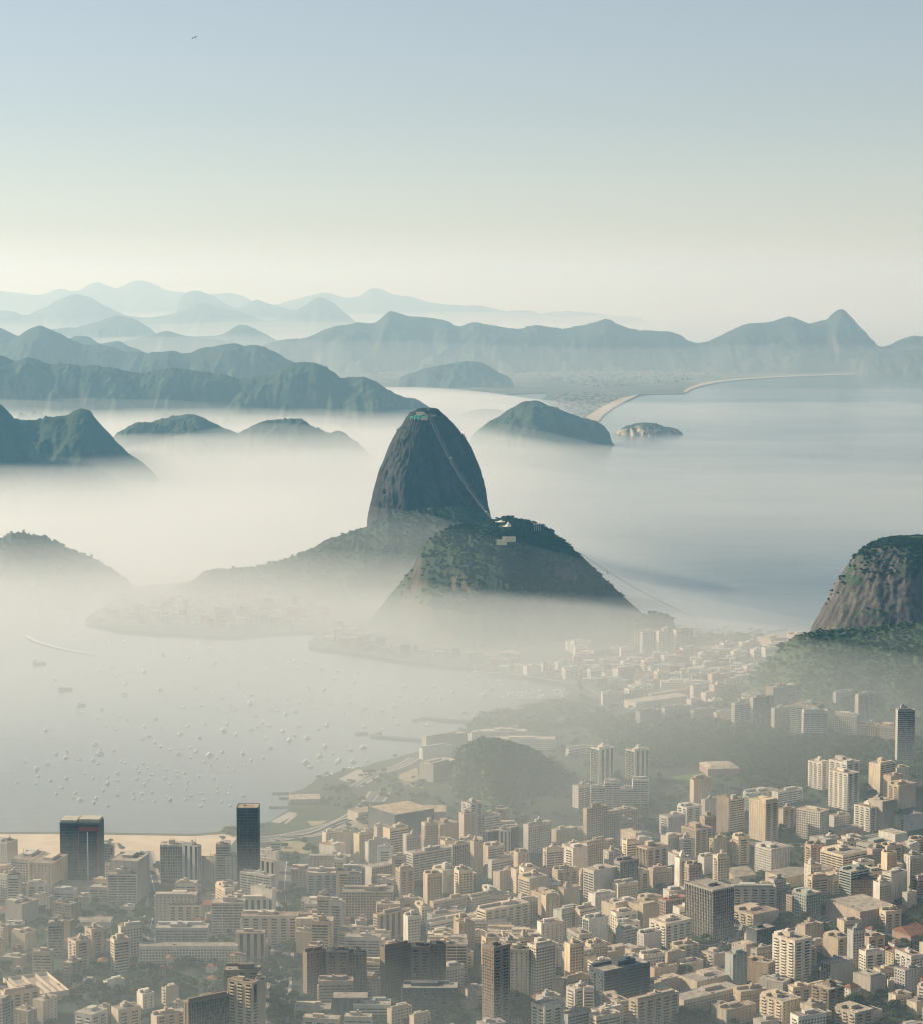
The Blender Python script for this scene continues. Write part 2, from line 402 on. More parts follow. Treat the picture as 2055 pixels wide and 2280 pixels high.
# ------------------------------------------------------------------ the two bare rock peaks, lofted
def rock_mat(name, k):  # weathered granite with paler water streaks; k paints in each peak's light level
    n = NT(name); g = n.n('NewGeometry'); p = g.outputs['Position']
    st = n.noise(n.mapping(p, (0.035, 0.035, 0.011)), 1.0, 8, 0.68)
    fine = n.noise(n.mapping(p, (0.20, 0.20, 0.075)), 1.0, 6, 0.72)
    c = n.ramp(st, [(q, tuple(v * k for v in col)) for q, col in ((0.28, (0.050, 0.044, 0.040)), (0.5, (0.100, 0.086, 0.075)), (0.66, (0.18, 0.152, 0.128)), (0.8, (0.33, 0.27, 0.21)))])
    c = n.mix(0.55, c, n.ramp(fine, [(0.3, (0.25, 0.25, 0.25)), (0.7, (1.1, 1.1, 1.1))]), 'MULTIPLY')
    sx = n.n('SeparateXYZ'); n.l(g.outputs['Normal'], sx.inputs[0])
    nz = n.math('ADD', sx.outputs[2], n.math('MULTIPLY', n.math('SUBTRACT', n.noise(p, 0.018, 6, 0.62), 0.5), 1.1))
    gm = n.ramp(nz, [(0.62, (0, 0, 0)), (0.72, (1, 1, 1))])
    gc = n.ramp(n.noise(p, 0.12, 5, 0.65), [(0.3, (0.018, 0.036, 0.024)), (0.7, (0.055, 0.080, 0.034))])
    c = n.mix(gm, c, gc)
    return n.done(c, 0.85, 0.25, n.bump(fine, 0.6, 2.0))
M_ROCK = rock_mat('shade_darkened_granite', 0.34); M_ROCK2 = rock_mat('sunlit_brown_granite', 0.95)  # shaded and sunlit copies of one granite, the difference put into the colour
def loft(name, tr, rows, Y, depth_f, depth_b, seed, ex=2.3, amp=4.0, nseg=260, veg_top=0.0, cx_shift=0.0, nlev=190, arete=None, mat=None):
    """rows: (y, left x, right x) read off the photograph from the top down"""
    rs = []
    for y, l, r in rows:
        a, z = atY(*tr(l, y), Y); b, _ = atY(*tr(r, y), Y)
        rs.append((z, a, b))
    rs = np.array(rs)
    s = np.concatenate([[0], np.cumsum(np.hypot(np.diff(rs[:, 0]), np.abs(np.diff(rs[:, 2] - rs[:, 1])) * 0.5))])
    t = np.linspace(0, s[-1], nlev)
    z = np.interp(t, s, rs[:, 0]); l = interp_smooth(s, rs[:, 1], t); r = interp_smooth(s, rs[:, 2], t)
    th = np.linspace(0, 2 * np.pi, nseg, endpoint=False)
    c, sn = np.cos(th), np.sin(th)
    cc = np.sign(c) * np.abs(c) ** (2 / ex); ss = np.sign(sn) * np.abs(sn) ** (2 / ex)
    mid = (l + r) / 2; hw = (r - l) / 2
    zz = np.repeat(z[:, None], nseg, 1); TH = np.repeat(th[None], nlev, 0)
    big = fbm(np.cos(TH) * 1.7 + zz / 260, np.sin(TH) * 1.7 + seed, 3, seed)
    gul = fbm(TH * 2.6 + 0.5 * fbm(TH * 3, zz / 70.0, 3, seed + 2), zz / 170.0, 5, seed + 3)
    seam = np.minimum(np.abs(gul) * 3.0, 1) - 0.6
    fin = fbm(TH * 14, zz / 26.0, 5, seed + 4)
    can = np.abs(gnoise(TH * hw[:, None] / 9, zz / 9, seed + 7)) * np.clip((zz - (z.max() - veg_top)) / max(veg_top, 1) * 2, 0, 1) if veg_top else 0
    k = np.clip(hw / hw.max(), 0.15, 1)[:, None]
    off = (amp * 2.2 * big + amp * 1.0 * seam + amp * 0.55 * fin) * k + 6 * np.asarray(can)
    lr = np.abs(c)[None] ** 6          # keep the outline where the photograph has it
    off = off * (1 - 0.6 * lr)
    X = mid[:, None] + (hw[:, None] + off) * cc[None]
    dd = np.where(sn < 0, depth_f, depth_b)[None]
    if arete is not None:                       # the front comes to a blunt edge well off the middle
        pr = np.where(cc < arete, ((cc + 1) / (arete + 1)) ** .62, ((1 - cc) / (1 - arete)) ** .70)
        ss = np.where(sn < 0, -(0.75 * pr + 0.25 * -ss), ss)
    Yv = Y + cx_shift * (z.max() - zz) + (hw[:, None] * dd + off) * ss[None]
    P = np.stack([X, Yv, zz + 1.5 * fin], -1).reshape(-1, 3)
    idx = np.arange(nlev * nseg).reshape(nlev, nseg); nx = np.roll(idx, -1, 1)
    q = np.stack([idx[:-1], idx[1:], nx[1:], nx[:-1]], -1).reshape(-1, 4)
    top = len(P); P = np.vstack([P, [[mid[0], Y, z[0] + 0.5]]])
    tr_ = np.stack([idx[0], nx[0], np.full(nseg, top)], 1)
    o = link(name, mk_mesh(name, P, q, mat or M_ROCK, True, tris=tr_), kind='structure')
    return o, P
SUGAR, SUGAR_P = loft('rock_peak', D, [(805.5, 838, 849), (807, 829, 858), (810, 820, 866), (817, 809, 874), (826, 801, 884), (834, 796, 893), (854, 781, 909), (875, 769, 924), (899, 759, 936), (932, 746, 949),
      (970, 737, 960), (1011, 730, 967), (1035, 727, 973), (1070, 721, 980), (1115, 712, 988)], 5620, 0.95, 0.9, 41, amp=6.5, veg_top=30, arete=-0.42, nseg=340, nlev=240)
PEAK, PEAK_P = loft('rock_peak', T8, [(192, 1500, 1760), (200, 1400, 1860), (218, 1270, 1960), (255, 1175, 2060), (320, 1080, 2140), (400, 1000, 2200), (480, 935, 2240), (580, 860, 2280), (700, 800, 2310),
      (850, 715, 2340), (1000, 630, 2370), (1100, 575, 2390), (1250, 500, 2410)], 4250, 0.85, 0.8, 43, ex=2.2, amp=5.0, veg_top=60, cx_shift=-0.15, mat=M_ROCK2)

# ------------------------------------------------------------------ haze and the fog lying on the bay
def add_box(name, lo, hi, mat, **props):
    v = [(x, y, z) for x in (lo[0], hi[0]) for y in (lo[1], hi[1]) for z in (lo[2], hi[2])]
    f = [(0, 1, 3, 2), (4, 6, 7, 5), (0, 4, 5, 1), (2, 3, 7, 6), (0, 2, 6, 4), (1, 5, 7, 3)]
    return link(name, mk_mesh(name, v, f, mat), **props)
HAZE_D = 3.5e-5
add_box('haze', (-180000, -180000, -2600), (180000, 180000, 1000), vol_mat('haze_air', HAZE_D, (0.27, 0.66, 0.98), 0.30, 0.92), kind='stuff')

def fog(name, dens, topf, x0, x1, y0, y1, aniso=0.35, n=90, bottom=-60, col=(0.97, 1.0, 0.97), label='pale low fog lying on the water of the bay and round the foot of the hills'):
    xs = np.linspace(x0, x1, n); ys = np.linspace(y0, y1, n)
    X, Y = np.meshgrid(xs, ys, indexing='ij')
    edge = sstep(0, 0.10, (X - x0) / (x1 - x0)) * (1 - sstep(0.90, 1, (X - x0) / (x1 - x0))) * sstep(0, 0.12, (Y - y0) / (y1 - y0)) * (1 - sstep(0.85, 1, (Y - y0) / (y1 - y0)))
    Z = bottom + 1 + (topf(X, Y) - bottom) * edge
    top = np.stack([X, Y, Z], -1).reshape(-1, 3)
    bot = np.stack([X, Y, np.full_like(X, bottom)], -1).reshape(-1, 3)
    q = grid_quads(n, n)
    idx = np.arange(n * n).reshape(n, n)
    off = n * n
    ring = np.concatenate([idx[:, 0], idx[-1, 1:], idx[-2::-1, -1], idx[0, -2:0:-1]])
    nr = np.roll(ring, -1)
    sides = np.stack([ring + off, nr + off, nr, ring], 1)
    me = mk_mesh(name, np.vstack([top, bot]), np.vstack([q, q[:, ::-1] + off, sides]), vol_mat(name + '_air', dens, col, aniso))
    link(name, me, kind='stuff', label=label)
def bump(X, Y, x, y, rx, ry): return np.exp(-((X - x) / rx) ** 2 - ((Y - y) / ry) ** 2)
def fog_left(X, Y):
    side = 1 - sstep(-350, 800, X + 0.10 * (Y - 4500))
    h = -14 + 122 * side * sstep(2800, 5200, Y) + 34 * fbm(X / 1000, Y / 1000, 3, 2) * side
    h = h + 35 * bump(X, Y, -1500, 5100, 700, 500)
    return h * (1 - .86 * bump(X, Y, -800, 8250, 900, 1250)) + 60 * bump(X, Y, -2200, 10400, 1300, 700)
def fog_low(X, Y):
    side = 1 - 0.77 * sstep(-100, 800, X + 0.02 * (Y - 4000))
    sea = sstep(200, 700, X) * sstep(4500, 5200, Y)
    return 4 + (80 * side * (.70 + .50 * sstep(2700, 3700, Y)) + 52 * bump(X, Y, 50, 3150, 300, 350) + 26 * bump(X, Y, -550, 3150, 700, 450) + 58 * bump(X, Y, 300, 3950, 620, 550) + 34 * bump(X, Y, 950, 3600, 700, 480) + 8 * fbm(X / 800, Y / 800, 4, 5)) * (1 - sea) + sea * (-2 + 44 * (1 - sstep(6800, 9800, Y)) * (1 - .95 * bump(X, Y, 700, 5500, 700, 1000)) + 10 * fbm(X / 1500, Y / 1500, 3, 6))
fog('fog_bank', 0.00030, fog_left, -6500, 4200, 1000, 17500, n=240)
fog('fog_bank', 0.00042, lambda X, Y: 0.62 * fog_left(X + 130, Y), -6400, 4100, 1000, 17300, n=240, label='denser low layer of the pale fog on the bay')
fog('fog_bank', 0.00112, fog_low, -5600, 5000, -1800, 15500, n=130, label='thin pale mist over the bay and the city')
def far_top(X, Y): return 215 + drop(Y * Y) + 70 * fbm(X / 4000, Y / 4000, 3, 8)
fog('fog_bank', 0.8e-4, far_top, -26000, 26000, 10500, 62000, bottom=-700, label='far pale mist between the distant mountain ranges')
def veil(X, Y): return -10 + 170 * bump(X, Y, 950, 3820, 620, 330) + 210 * bump(X, Y, -650, 4900, 800, 520) + 190 * bump(X, Y, -700, 8500, 650, 900) + 150 * bump(X, Y, -1500, 5000, 600, 600) + 130 * bump(X, Y, 100, 9300, 500, 500) + 95 * bump(X, Y, -60, 5000, 420, 330) + 120 * bump(X, Y, 120, 4560, 520, 240)
fog('fog_bank', 0.00034, veil, -3600, 2600, 2900, 11500, n=130, label='faint tall wisps of mist before the ridges round the rock peak')
def thin(X, Y): return 930 + drop(Y * Y)
fog('fog_bank', 3.0e-5, thin, -30000, 30000, 3000, 70000, n=60, bottom=-900, label='very thin pale mist standing before the far ranges')
# ------------------------------------------------------------------ flat land, beaches, roads
GZ = 3.0
def poly_sheet(name, pts, mat, z=None, **props):
    """a flat sheet from an outline of ground points"""
    v = [(p[0], p[1], p[2] if len(p) > 2 else z) for p in pts]
    a = sum(v[i][0] * v[(i + 1) % len(v)][1] - v[(i + 1) % len(v)][0] * v[i][1] for i in range(len(v)))
    if a < 0: v = v[::-1]
    me = bpy.data.meshes.new(name); me.from_pydata(v, [], [list(range(len(v)))])
    me.materials.append(mat); me.update()
    return link(name, me, kind='structure', **props)
def ground_mat():
    n = NT('city_ground'); p = n.pos()
    a = n.noise(p, 0.012, 5, 0.6); b = n.noise(p, 0.06, 5, 0.7)
    c = n.ramp(b, [(0.35, (0.030, 0.034, 0.030)), (0.58, (0.055, 0.054, 0.046)), (0.74, (0.11, 0.098, 0.080))])
    gcol = n.ramp(b, [(0.3, (0.022, 0.040, 0.022)), (0.7, (0.06, 0.08, 0.036))])
    c = n.mix(n.ramp(a, [(0.42, (0, 0, 0)), (0.56, (1, 1, 1))]), c, gcol)
    return n.done(c, 0.92, 0.15)
M_GROUND = ground_mat()
M_SAND = flat_mat('beach_sand', (0.56, 0.44, 0.30), 0.95, 0.1, 0.14, 0.04)
M_FARSAND = flat_mat('far_beach_sand', (0.40, 0.325, 0.235), 0.95, 0.1, 0.14, 0.02)
M_ASPH = flat_mat('road_asphalt', (0.105, 0.10, 0.095), 0.85, 0.3, 0.2, 0.2)
M_PAVE = flat_mat('pale_paving', (0.36, 0.31, 0.25), 0.9, 0.2, 0.2, 0.1)
M_LAWN = flat_mat('mown_lawn', (0.10, 0.15, 0.05), 0.95, 0.1, 0.25, 0.15)
M_DRYLAWN = flat_mat('dry_lawn', (0.30, 0.25, 0.14), 0.95, 0.1, 0.3, 0.06)
M_LINE = flat_mat('road_paint', (0.75, 0.74, 0.70), 0.7, 0.3, 0.1, 0.5)
M_FARLAND = foliage_mat('far_lowland', (0.035, 0.052, 0.034), (0.10, 0.105, 0.07), (0.17, 0.15, 0.12), 0.004, 0.02)
def G(tr, pts, z=GZ): return [(*at(*tr(*p), z), z) for p in pts]
coast = G(D, [(-420, 1638), (0, 1641), (130, 1641), (380, 1645), (440, 1640), (520, 1624)]) + \
    G(T9, [(0, 985), (150, 890), (150, 795), (180, 745), (270, 720), (350, 670), (380, 640), (480, 605), (640, 550), (780, 535), (870, 500), (1010, 470), (1100, 442),
           (1220, 412), (1250, 345), (1400, 285), (1540, 272), (1600, 230), (1700, 150)]) + \
    G(T4, [(75, 880), (150, 862), (240, 850), (330, 824), (400, 802), (440, 775), (400, 742), (300, 725), (100, 690), (0, 682)]) + \
    G(T3, [(1600, 660), (1400, 628), (1230, 605), (1213, 590), (1235, 560), (1290, 548), (1240, 538), (1100, 545), (900, 562), (700, 552), (500, 540), (330, 505),
           (350, 480), (400, 450), (440, 420), (480, 395), (520, 365), (600, 356), (700, 350)])
land_pts = coast + [(-420, 5480, GZ), (-60, 5560, GZ), (60, 5400, GZ), (330, 4930, GZ)] + G(T4, [(830, 507), (900, 545), (1000, 560), (1100, 557), (1250, 562), (1330, 547), (1390, 540)]) + \
    [(900, 4420, GZ), (1800, 4500, GZ), (2600, 4300, GZ), (2600, -600, GZ), (-1800, -600, GZ), (-1800, 2700, GZ)]
poly_sheet('ground', land_pts, M_GROUND)
def lift(pts, dz): return [(p[0], p[1], p[2] + dz) for p in pts]
beach = G(D, [(-420, 1643), (0, 1646), (130, 1646), (380, 1650), (440, 1646), (470, 1650), (440, 1690), (300, 1712), (130, 1712), (-420, 1708)])
poly_sheet('beach', lift(beach, 0.30), M_SAND)
poly_sheet('beach', lift(G(T4, [(835, 512), (900, 548), (1000, 563), (1100, 560), (1250, 565), (1330, 550), (1340, 560), (1250, 575), (1100, 571), (1000, 572), (890, 560), (830, 525)]), 0.3), M_SAND)

# far shore beyond the bay: low land, its two long beaches, the lagoon is the sheet of sea left open between
def far_poly(name, tr, pts, dz, mat): return poly_sheet(name, [(x, y, z + dz) for x, y, z in (atc(*tr(*p)) for p in pts)], mat)
far_poly('lowland', C2, [(-900, 470), (-500, 480), (-30, 480), (0, 478), (60, 477), (120, 484), (160, 494), (240, 490), (330, 487), (345, 496), (315, 515), (400, 548), (480, 578), (520, 602), (546, 600), (562, 578), (602, 548),
          (650, 523), (697, 499), (722, 494), (760, 492), (880, 490), (910, 474), (950, 460), (1010, 447), (1100, 436), (1250, 426), (1450, 418), (1600, 414), (1820, 411), (2100, 413), (2100, 360), (1000, 352), (0, 352), (-900, 365)], 5, M_FARLAND)
far_poly('beach', C2, [(492, 586), (528, 601), (544, 600), (560, 578), (600, 548), (648, 522), (694, 499), (690, 496), (640, 507), (596, 523), (560, 543)], 6.5, M_FARSAND)
far_poly('beach', C2, [(882, 489), (908, 474), (948, 460), (1008, 447), (1098, 436), (1248, 426), (1448, 418), (1598, 414), (1820, 411), (1820, 409.6), (1598, 411.6), (1448, 415), (1248, 422), (1098, 430.5), (1005, 440), (940, 452), (898, 466), (876, 482)], 6.5, M_FARSAND)
for tr, pts in ((C1, [(545, 741), (740, 740), (738, 734), (640, 733), (545, 735)]), (C1, [(1435, 707), (1540, 708), (1540, 702), (1436, 700)]), (C2, [(36, 692), (142, 690), (142, 684), (36, 683)])):
    far_poly('beach', tr, pts, 4, M_FARSAND)

# roads and open places in the near city
def road(name, tr, pts, width, mat=M_ASPH, dz=0.35, lines=True, walks=True):
    c = [Vector((*at(*tr(*p), GZ), 0)) for p in pts]
    # resample smoothly
    xs = np.arange(len(c)); t = np.linspace(0, len(c) - 1, len(c) * 6)
    px = interp_smooth(xs, [p.x for p in c], t); py = interp_smooth(xs, [p.y for p in c], t)
    dx, dy = np.gradient(px), np.gradient(py); L = np.hypot(dx, dy); nx, ny = -dy / L, dx / L
    def strip(nm, a, b, z, m):
        A = np.stack([px + nx * a, py + ny * a, np.full_like(px, z)], 1); B = np.stack([px + nx * b, py + ny * b, np.full_like(px, z)], 1)
        V = np.empty((2 * len(px), 3)); V[0::2] = A; V[1::2] = B
        i = np.arange(len(px) - 1) * 2
        link(nm, mk_mesh(nm, V, np.stack([i, i + 2, i + 3, i + 1], 1)[:, ::-1], m), kind='structure')
    strip(name, -width / 2, width / 2, GZ + dz, mat)
    if lines:
        strip('road_marking', -0.3, 0.3, GZ + dz + 0.05, M_LINE)
    if walks: strip('pavement', width / 2, width / 2 + 3.5, GZ + dz + 0.12, M_PAVE)
    if walks: strip('pavement', -width / 2 - 3.5, -width / 2, GZ + dz + 0.12, M_PAVE)
road('road', T9, [(-250, 1140), (60, 1120), (260, 1085), (420, 1050), (600, 990), (760, 900), (860, 800), (900, 740)], 24)
road('road', T9, [(700, 700), (850, 610), (960, 570), (1090, 520), (1180, 470)], 12)
road('road', T4, [(60, 700), (200, 708), (330, 728), (440, 745), (520, 775), (560, 820), (480, 870), (330, 900), (200, 915)], 11, walks=False)
road('road', T5, [(840, 640), (870, 760), (900, 900), (880, 1050), (850, 1180), (860, 1300)], 14)
road('road', T5, [(1660, 700), (1650, 850), (1660, 1000), (1640, 1200), (1620, 1400), (1600, 1640)], 18)
road('road', T7, [(-100, 470), (200, 470), (420, 520), (600, 500), (760, 540), (1000, 560), (1200, 560), (1400, 540), (1700, 490)], 11)
road('road', T7, [(560, 1100), (700, 1110), (900, 1060), (1100, 1030), (1300, 960), (1480, 880)], 12)
road('road', T7, [(350, 1640), (500, 1500), (640, 1360), (720, 1240), (760, 1120), (820, 960), (860, 820), (860, 700)], 11)
road('road', T6, [(-60, 560), (120, 545), (300, 470), (420, 440), (650, 430)], 14)
for tr, pts, mt in ((T5, [(1620, 585), (1720, 580), (1800, 600), (1810, 655), (1660, 660), (1615, 630)], M_DRYLAWN), (T9, [(560, 640), (720, 560), (880, 590), (800, 640), (640, 665)], M_PAVE),
                (T9, [(1060, 600), (1200, 545), (1215, 640), (1100, 690), (1040, 660)], M_DRYLAWN), (T9, [(310, 980), (470, 975), (420, 1010), (340, 1020)], M_DRYLAWN),
                (T9, [(640, 965), (700, 960), (860, 1040), (700, 1050), (620, 1010)], M_DRYLAWN), (T9, [(120, 1000), (180, 940), (235, 925), (140, 1003)], M_PAVE), (T9, [(10, 985), (160, 905), (230, 915), (80, 1000)], M_PAVE),
                (T7, [(470, 195), (560, 178), (660, 172), (700, 190), (570, 235), (500, 225)], M_LAWN), (T9, [(880, 715), (960, 700), (1010, 720), (980, 745), (900, 740)], M_LAWN),
                (T4, [(700, 700), (790, 695), (800, 712), (720, 720)], M_LAWN), (T4, [(935, 600), (1030, 598), (1030, 606), (940, 610)], M_DRYLAWN), (T9, [(1110, 655), (1240, 690), (1260, 720), (1150, 700)], M_DRYLAWN)):
    poly_sheet('lawn' if mt in (M_LAWN, M_DRYLAWN) else 'paving', lift(G(tr, pts), 0.22), mt)
# ------------------------------------------------------------------ buildings
def wall_mat():
    n = NT('painted_render'); oi = n.n('ObjectInfo'); p = n.pos()
    a = n.noise(n.mapping(p, (0.35, 0.35, 0.05)), 1.0, 5, 0.65); b = n.noise(p, 0.06, 3)
    f = n.ramp(a, [(0.3, (0.76, 0.75, 0.72)), (0.6, (1.0, 1.0, 1.0))])
    c = n.mix(1.0, oi.outputs['Color'], f, 'MULTIPLY')
    c = n.mix(n.ramp(b, [(0.45, (0, 0, 0)), (0.75, (0.35, 0.35, 0.35))]), c, (0.25, 0.22, 0.19))
    return n.done(c, 0.85, 0.25)
def glazing_mat():
    n = NT('window_glass'); tc = n.n('TexCoord')
    v = n.n('VectorMath', operation='SNAP'); n.l(tc.outputs['Object'], v.inputs[0]); v.inputs[1].default_value = (1.45, 1.45, 3.0)
    oi = n.n('ObjectInfo')
    ad = n.n('VectorMath', operation='ADD'); n.l(v.outputs[0], ad.inputs[0]); n.l(oi.outputs['Location'], ad.inputs[1])
    wn = n.n('TexWhiteNoise'); n.l(ad.outputs[0], wn.inputs[0])
    c = n.ramp(wn.outputs[0], [(0.0, (0.018, 0.021, 0.023)), (0.45, (0.040, 0.043, 0.045)), (0.7, (0.09, 0.085, 0.075)), (0.9, (0.22, 0.20, 0.165))])
    r = n.ramp(wn.outputs[0], [(0.4, (0.12, 0.12, 0.12)), (0.8, (0.6, 0.6, 0.6))])
    return n.done(c, r, 0.5)
def dark_glass_mat():
    n = NT('dark_curtain_wall'); tc = n.n('TexCoord')
    v = n.n('VectorMath', operation='SNAP'); n.l(tc.outputs['Object'], v.inputs[0]); v.inputs[1].default_value = (1.5, 1.5, 3.4)
    wn = n.n('TexWhiteNoise'); n.l(v.outputs[0], wn.inputs[0])
    c = n.ramp(wn.outputs[0], [(0.0, (0.012, 0.016, 0.020)), (0.8, (0.030, 0.036, 0.042)), (1.0, (0.07, 0.07, 0.07))])
    return n.done(c, 0.16, 0.6)
def roof_mat():
    n = NT('flat_roof'); oi = n.n('ObjectInfo'); p = n.pos()
    a = n.noise(p, 0.16, 5, 0.7)
    c = n.mix(1.0, oi.outputs['Color'], n.ramp(a, [(0.3, (0.45, 0.44, 0.42)), (0.68, (1.25, 1.22, 1.15))]), 'MULTIPLY')
    return n.done(c, 0.9, 0.2)
def tile_mat():
    n = NT('clay_roof_tile'); p = n.pos(); a = n.noise(p, 0.25, 5, 0.7)
    w_ = n.n('TexWave'); w_.inputs['Scale'].default_value = 0.9; w_.inputs['Distortion'].default_value = 1.5; n.l(p, w_.inputs['Vector'])
    c = n.ramp(a, [(0.3, (0.16, 0.075, 0.05)), (0.55, (0.29, 0.135, 0.085)), (0.75, (0.36, 0.21, 0.14))])
    return n.done(c, 0.9, 0.15, n.bump(w_.outputs['Fac'], 0.5, 0.3))
M_WALL, M_GLZ, M_DGL, M_ROOF, M_TILE = wall_mat(), glazing_mat(), dark_glass_mat(), roof_mat(), tile_mat()
M_METAL = flat_mat('grey_metal', (0.30, 0.31, 0.32), 0.45, 0.5, 0.2, 0.5, 0.3)

BOX_F = np.array([(0, 1, 3, 2), (4, 6, 7, 5), (0, 4, 5, 1), (2, 3, 7, 6), (0, 2, 6, 4), (1, 5, 7, 3)])
def boxes_mesh(name, bx, mats, midx=None):
    b = np.asarray(bx, float)
    V = np.empty((len(b), 8, 3))
    k = 0
    for i in (0, 1):
        for j in (2, 3):
            for l in (4, 5):
                V[:, k, 0] = b[:, i]; V[:, k, 1] = b[:, j]; V[:, k, 2] = b[:, l]; k += 1
    F = (np.arange(len(b))[:, None, None] * 8 + BOX_F[None]).reshape(-1, 4)
    return mk_mesh(name, V.reshape(-1, 3), F, mats, mat_idx=None if midx is None else np.repeat(midx, 6))
UNIT = {}
def unit_box(mat):
    if mat.name not in UNIT: UNIT[mat.name] = boxes_mesh('box', [(-.5, .5, -.5, .5, -.5, .5)], mat)
    return UNIT[mat.name]

PAL = {'W': (.72, .65, .54), 'C': (.67, .56, .41), 'B': (.56, .455, .335), 'G': (.42, .39, .34), 'D': (.11, .12, .125), 'N': (.30, .23, .17), 'R': (.40, .26, .20),
       'P': (.59, .545, .475), 'T': (.56, .43, .30), 'E': (.43, .45, .39), 'K': (.50, .39, .31)}
CNAME = {'W': 'white', 'C': 'cream', 'B': 'beige', 'G': 'grey', 'D': 'dark', 'N': 'brown', 'R': 'reddish brown', 'P': 'pale grey', 'T': 'tan', 'E': 'greenish grey', 'K': 'pinkish'}
SNAME = {'g': 'grid-windowed', 'b': 'banded', 'k': 'balconied', 'v': 'finned', 'x': 'blank-walled', 'p': 'small-windowed', 'd': 'glass-walled', 's': 'striped'}

def side_boxes(code, L, h, rng, fh, ph, wide=True):
    """boxes in side coordinates (u0,u1, n0,n1, z0,z1); n outwards. Returns wall boxes, balcony boxes"""
    B, K = [], []
    hw = L / 2
    nf = max(1, int((h - 0.8) / fh))
    if code == 'x':
        B.append((-hw, hw, -.05, .30, 0, h))
        if rng.random() < .5:
            u = rng.uniform(-hw * .5, hw * .5)
            B.append((u - .15, u + .15, .25, .42, 0, h - 1))
    elif code == 'p':                      # wall with few small openings: wide piers, high spandrels
        m = max(2, int(L / 4.2)); pw = L / m
        for i in range(m + 1):
            u = -hw + i * pw; a, b = max(-hw, u - pw * .36), min(hw, u + pw * .36)
            B.append((a, b, -.05, .30, 0, h))
        for f in range(nf + 1): B.append((-hw, hw, -.05, .27, f * fh - .1 if f else 0, min(h, f * fh + 1.75)))
        B.append((-hw, hw, -.05, .27, nf * fh, h))
    elif code == 'g':
        m = max(2, int(L / 3.1)); pw = L / m
        for i in range(m + 1):
            u = -hw + i * pw; a, b = max(-hw, u - .62), min(hw, u + .62)
            B.append((a, b, -.05, .30, 0, h))
        for f in range(nf): B.append((-hw, hw, -.05, .26, f * fh - .3 if f else 0, f * fh + 1.15))
        B.append((-hw, hw, -.05, .26, nf * fh - .35, h))
    elif code == 'b':
        x = .40 if wide else 0; q = .40 if wide else .395      # the long sides carry the bands round the corner
        for f in range(nf): B.append((-hw - x, hw + x, -.05, q, f * fh - .35 if f else 0, f * fh + 1.1))
        B.append((-hw - x, hw + x, -.05, q, nf * fh - .35, h))
        m = max(1, int(L / 9)); pw = L / m
        for i in range(1, m): B.append((-hw + i * pw - .35, -hw + i * pw + .35, -.05, .30, 0, h))
    elif code == 'k':                      # balconies between wall bays
        m = max(1, int(L / 8.5)); pw = L / m
        for i in range(m):
            u0 = -hw + i * pw; a, b = u0 + pw * .22, u0 + pw * .78
            B.append((u0, a, -.05, .30, 0, h)); B.append((b, u0 + pw, -.05, .30, 0, h))
            for f in range(1, nf): K.append((a - .3, b + .3, -.05, 1.35, f * fh - .2, f * fh + .95))
        B.append((-hw, hw, -.05, .25, nf * fh - .3, h)); B.append((-hw, hw, -.05, .25, 0, 1.0))
    elif code == 'v':
        m = max(3, int(L / 2.6)); pw = L / m
        for i in range(m + 1):
            u = -hw + i * pw; B.append((max(-hw, u - .32), min(hw, u + .32), -.05, .55, 0, h))
        for f in range(0, nf, 1): B.append((-hw, hw, -.05, .12, f * fh - .2 if f else 0, f * fh + .5))
        B.append((-hw, hw, -.05, .45, h - 1.6, h))
    elif code == 's':                      # broad dark and pale vertical stripes
        m = max(3, int(L / 6.5)); pw = L / m
        for i in range(m):
            u = -hw + i * pw; B.append((u, u + pw * .52, -.05, .45, 0, h))
        B.append((-hw, hw, -.05, .40, h - 1.3, h)); B.append((-hw, hw, -.05, .40, 0, 1.2))
    elif code == 'd':
        m = max(2, int(L / 3.0)); pw = L / m
        for i in range(m + 1):
            u = -hw + i * pw; B.append((max(-hw, u - .09), min(hw, u + .09), -.05, .16, 0, h))
        for f in range(nf + 1): B.append((-hw, hw, -.05, .10, f * fh, f * fh + .35))
        B.append((-hw, hw, -.05, .3, h - 1.2, h))
    if code != 'x' and code != 'd' and ph:
        B.append((-hw - .3, hw + .3, -.05, .33, ph, ph + .6))
    return B, K
def place_side(side, b, w_, d):
    u0, u1, n0, n1, z0, z1 = b
    if side == 0: return (u0, u1, -d / 2 - n1, -d / 2 - n0, z0, z1)
    if side == 1: return (-w_ / 2 - n1, -w_ / 2 - n0, u0, u1, z0, z1)
    if side == 2: return (w_ / 2 + n0, w_ / 2 + n1, u0, u1, z0, z1)
    return (u0, u1, d / 2 + n0, d / 2 + n1, z0, z1)

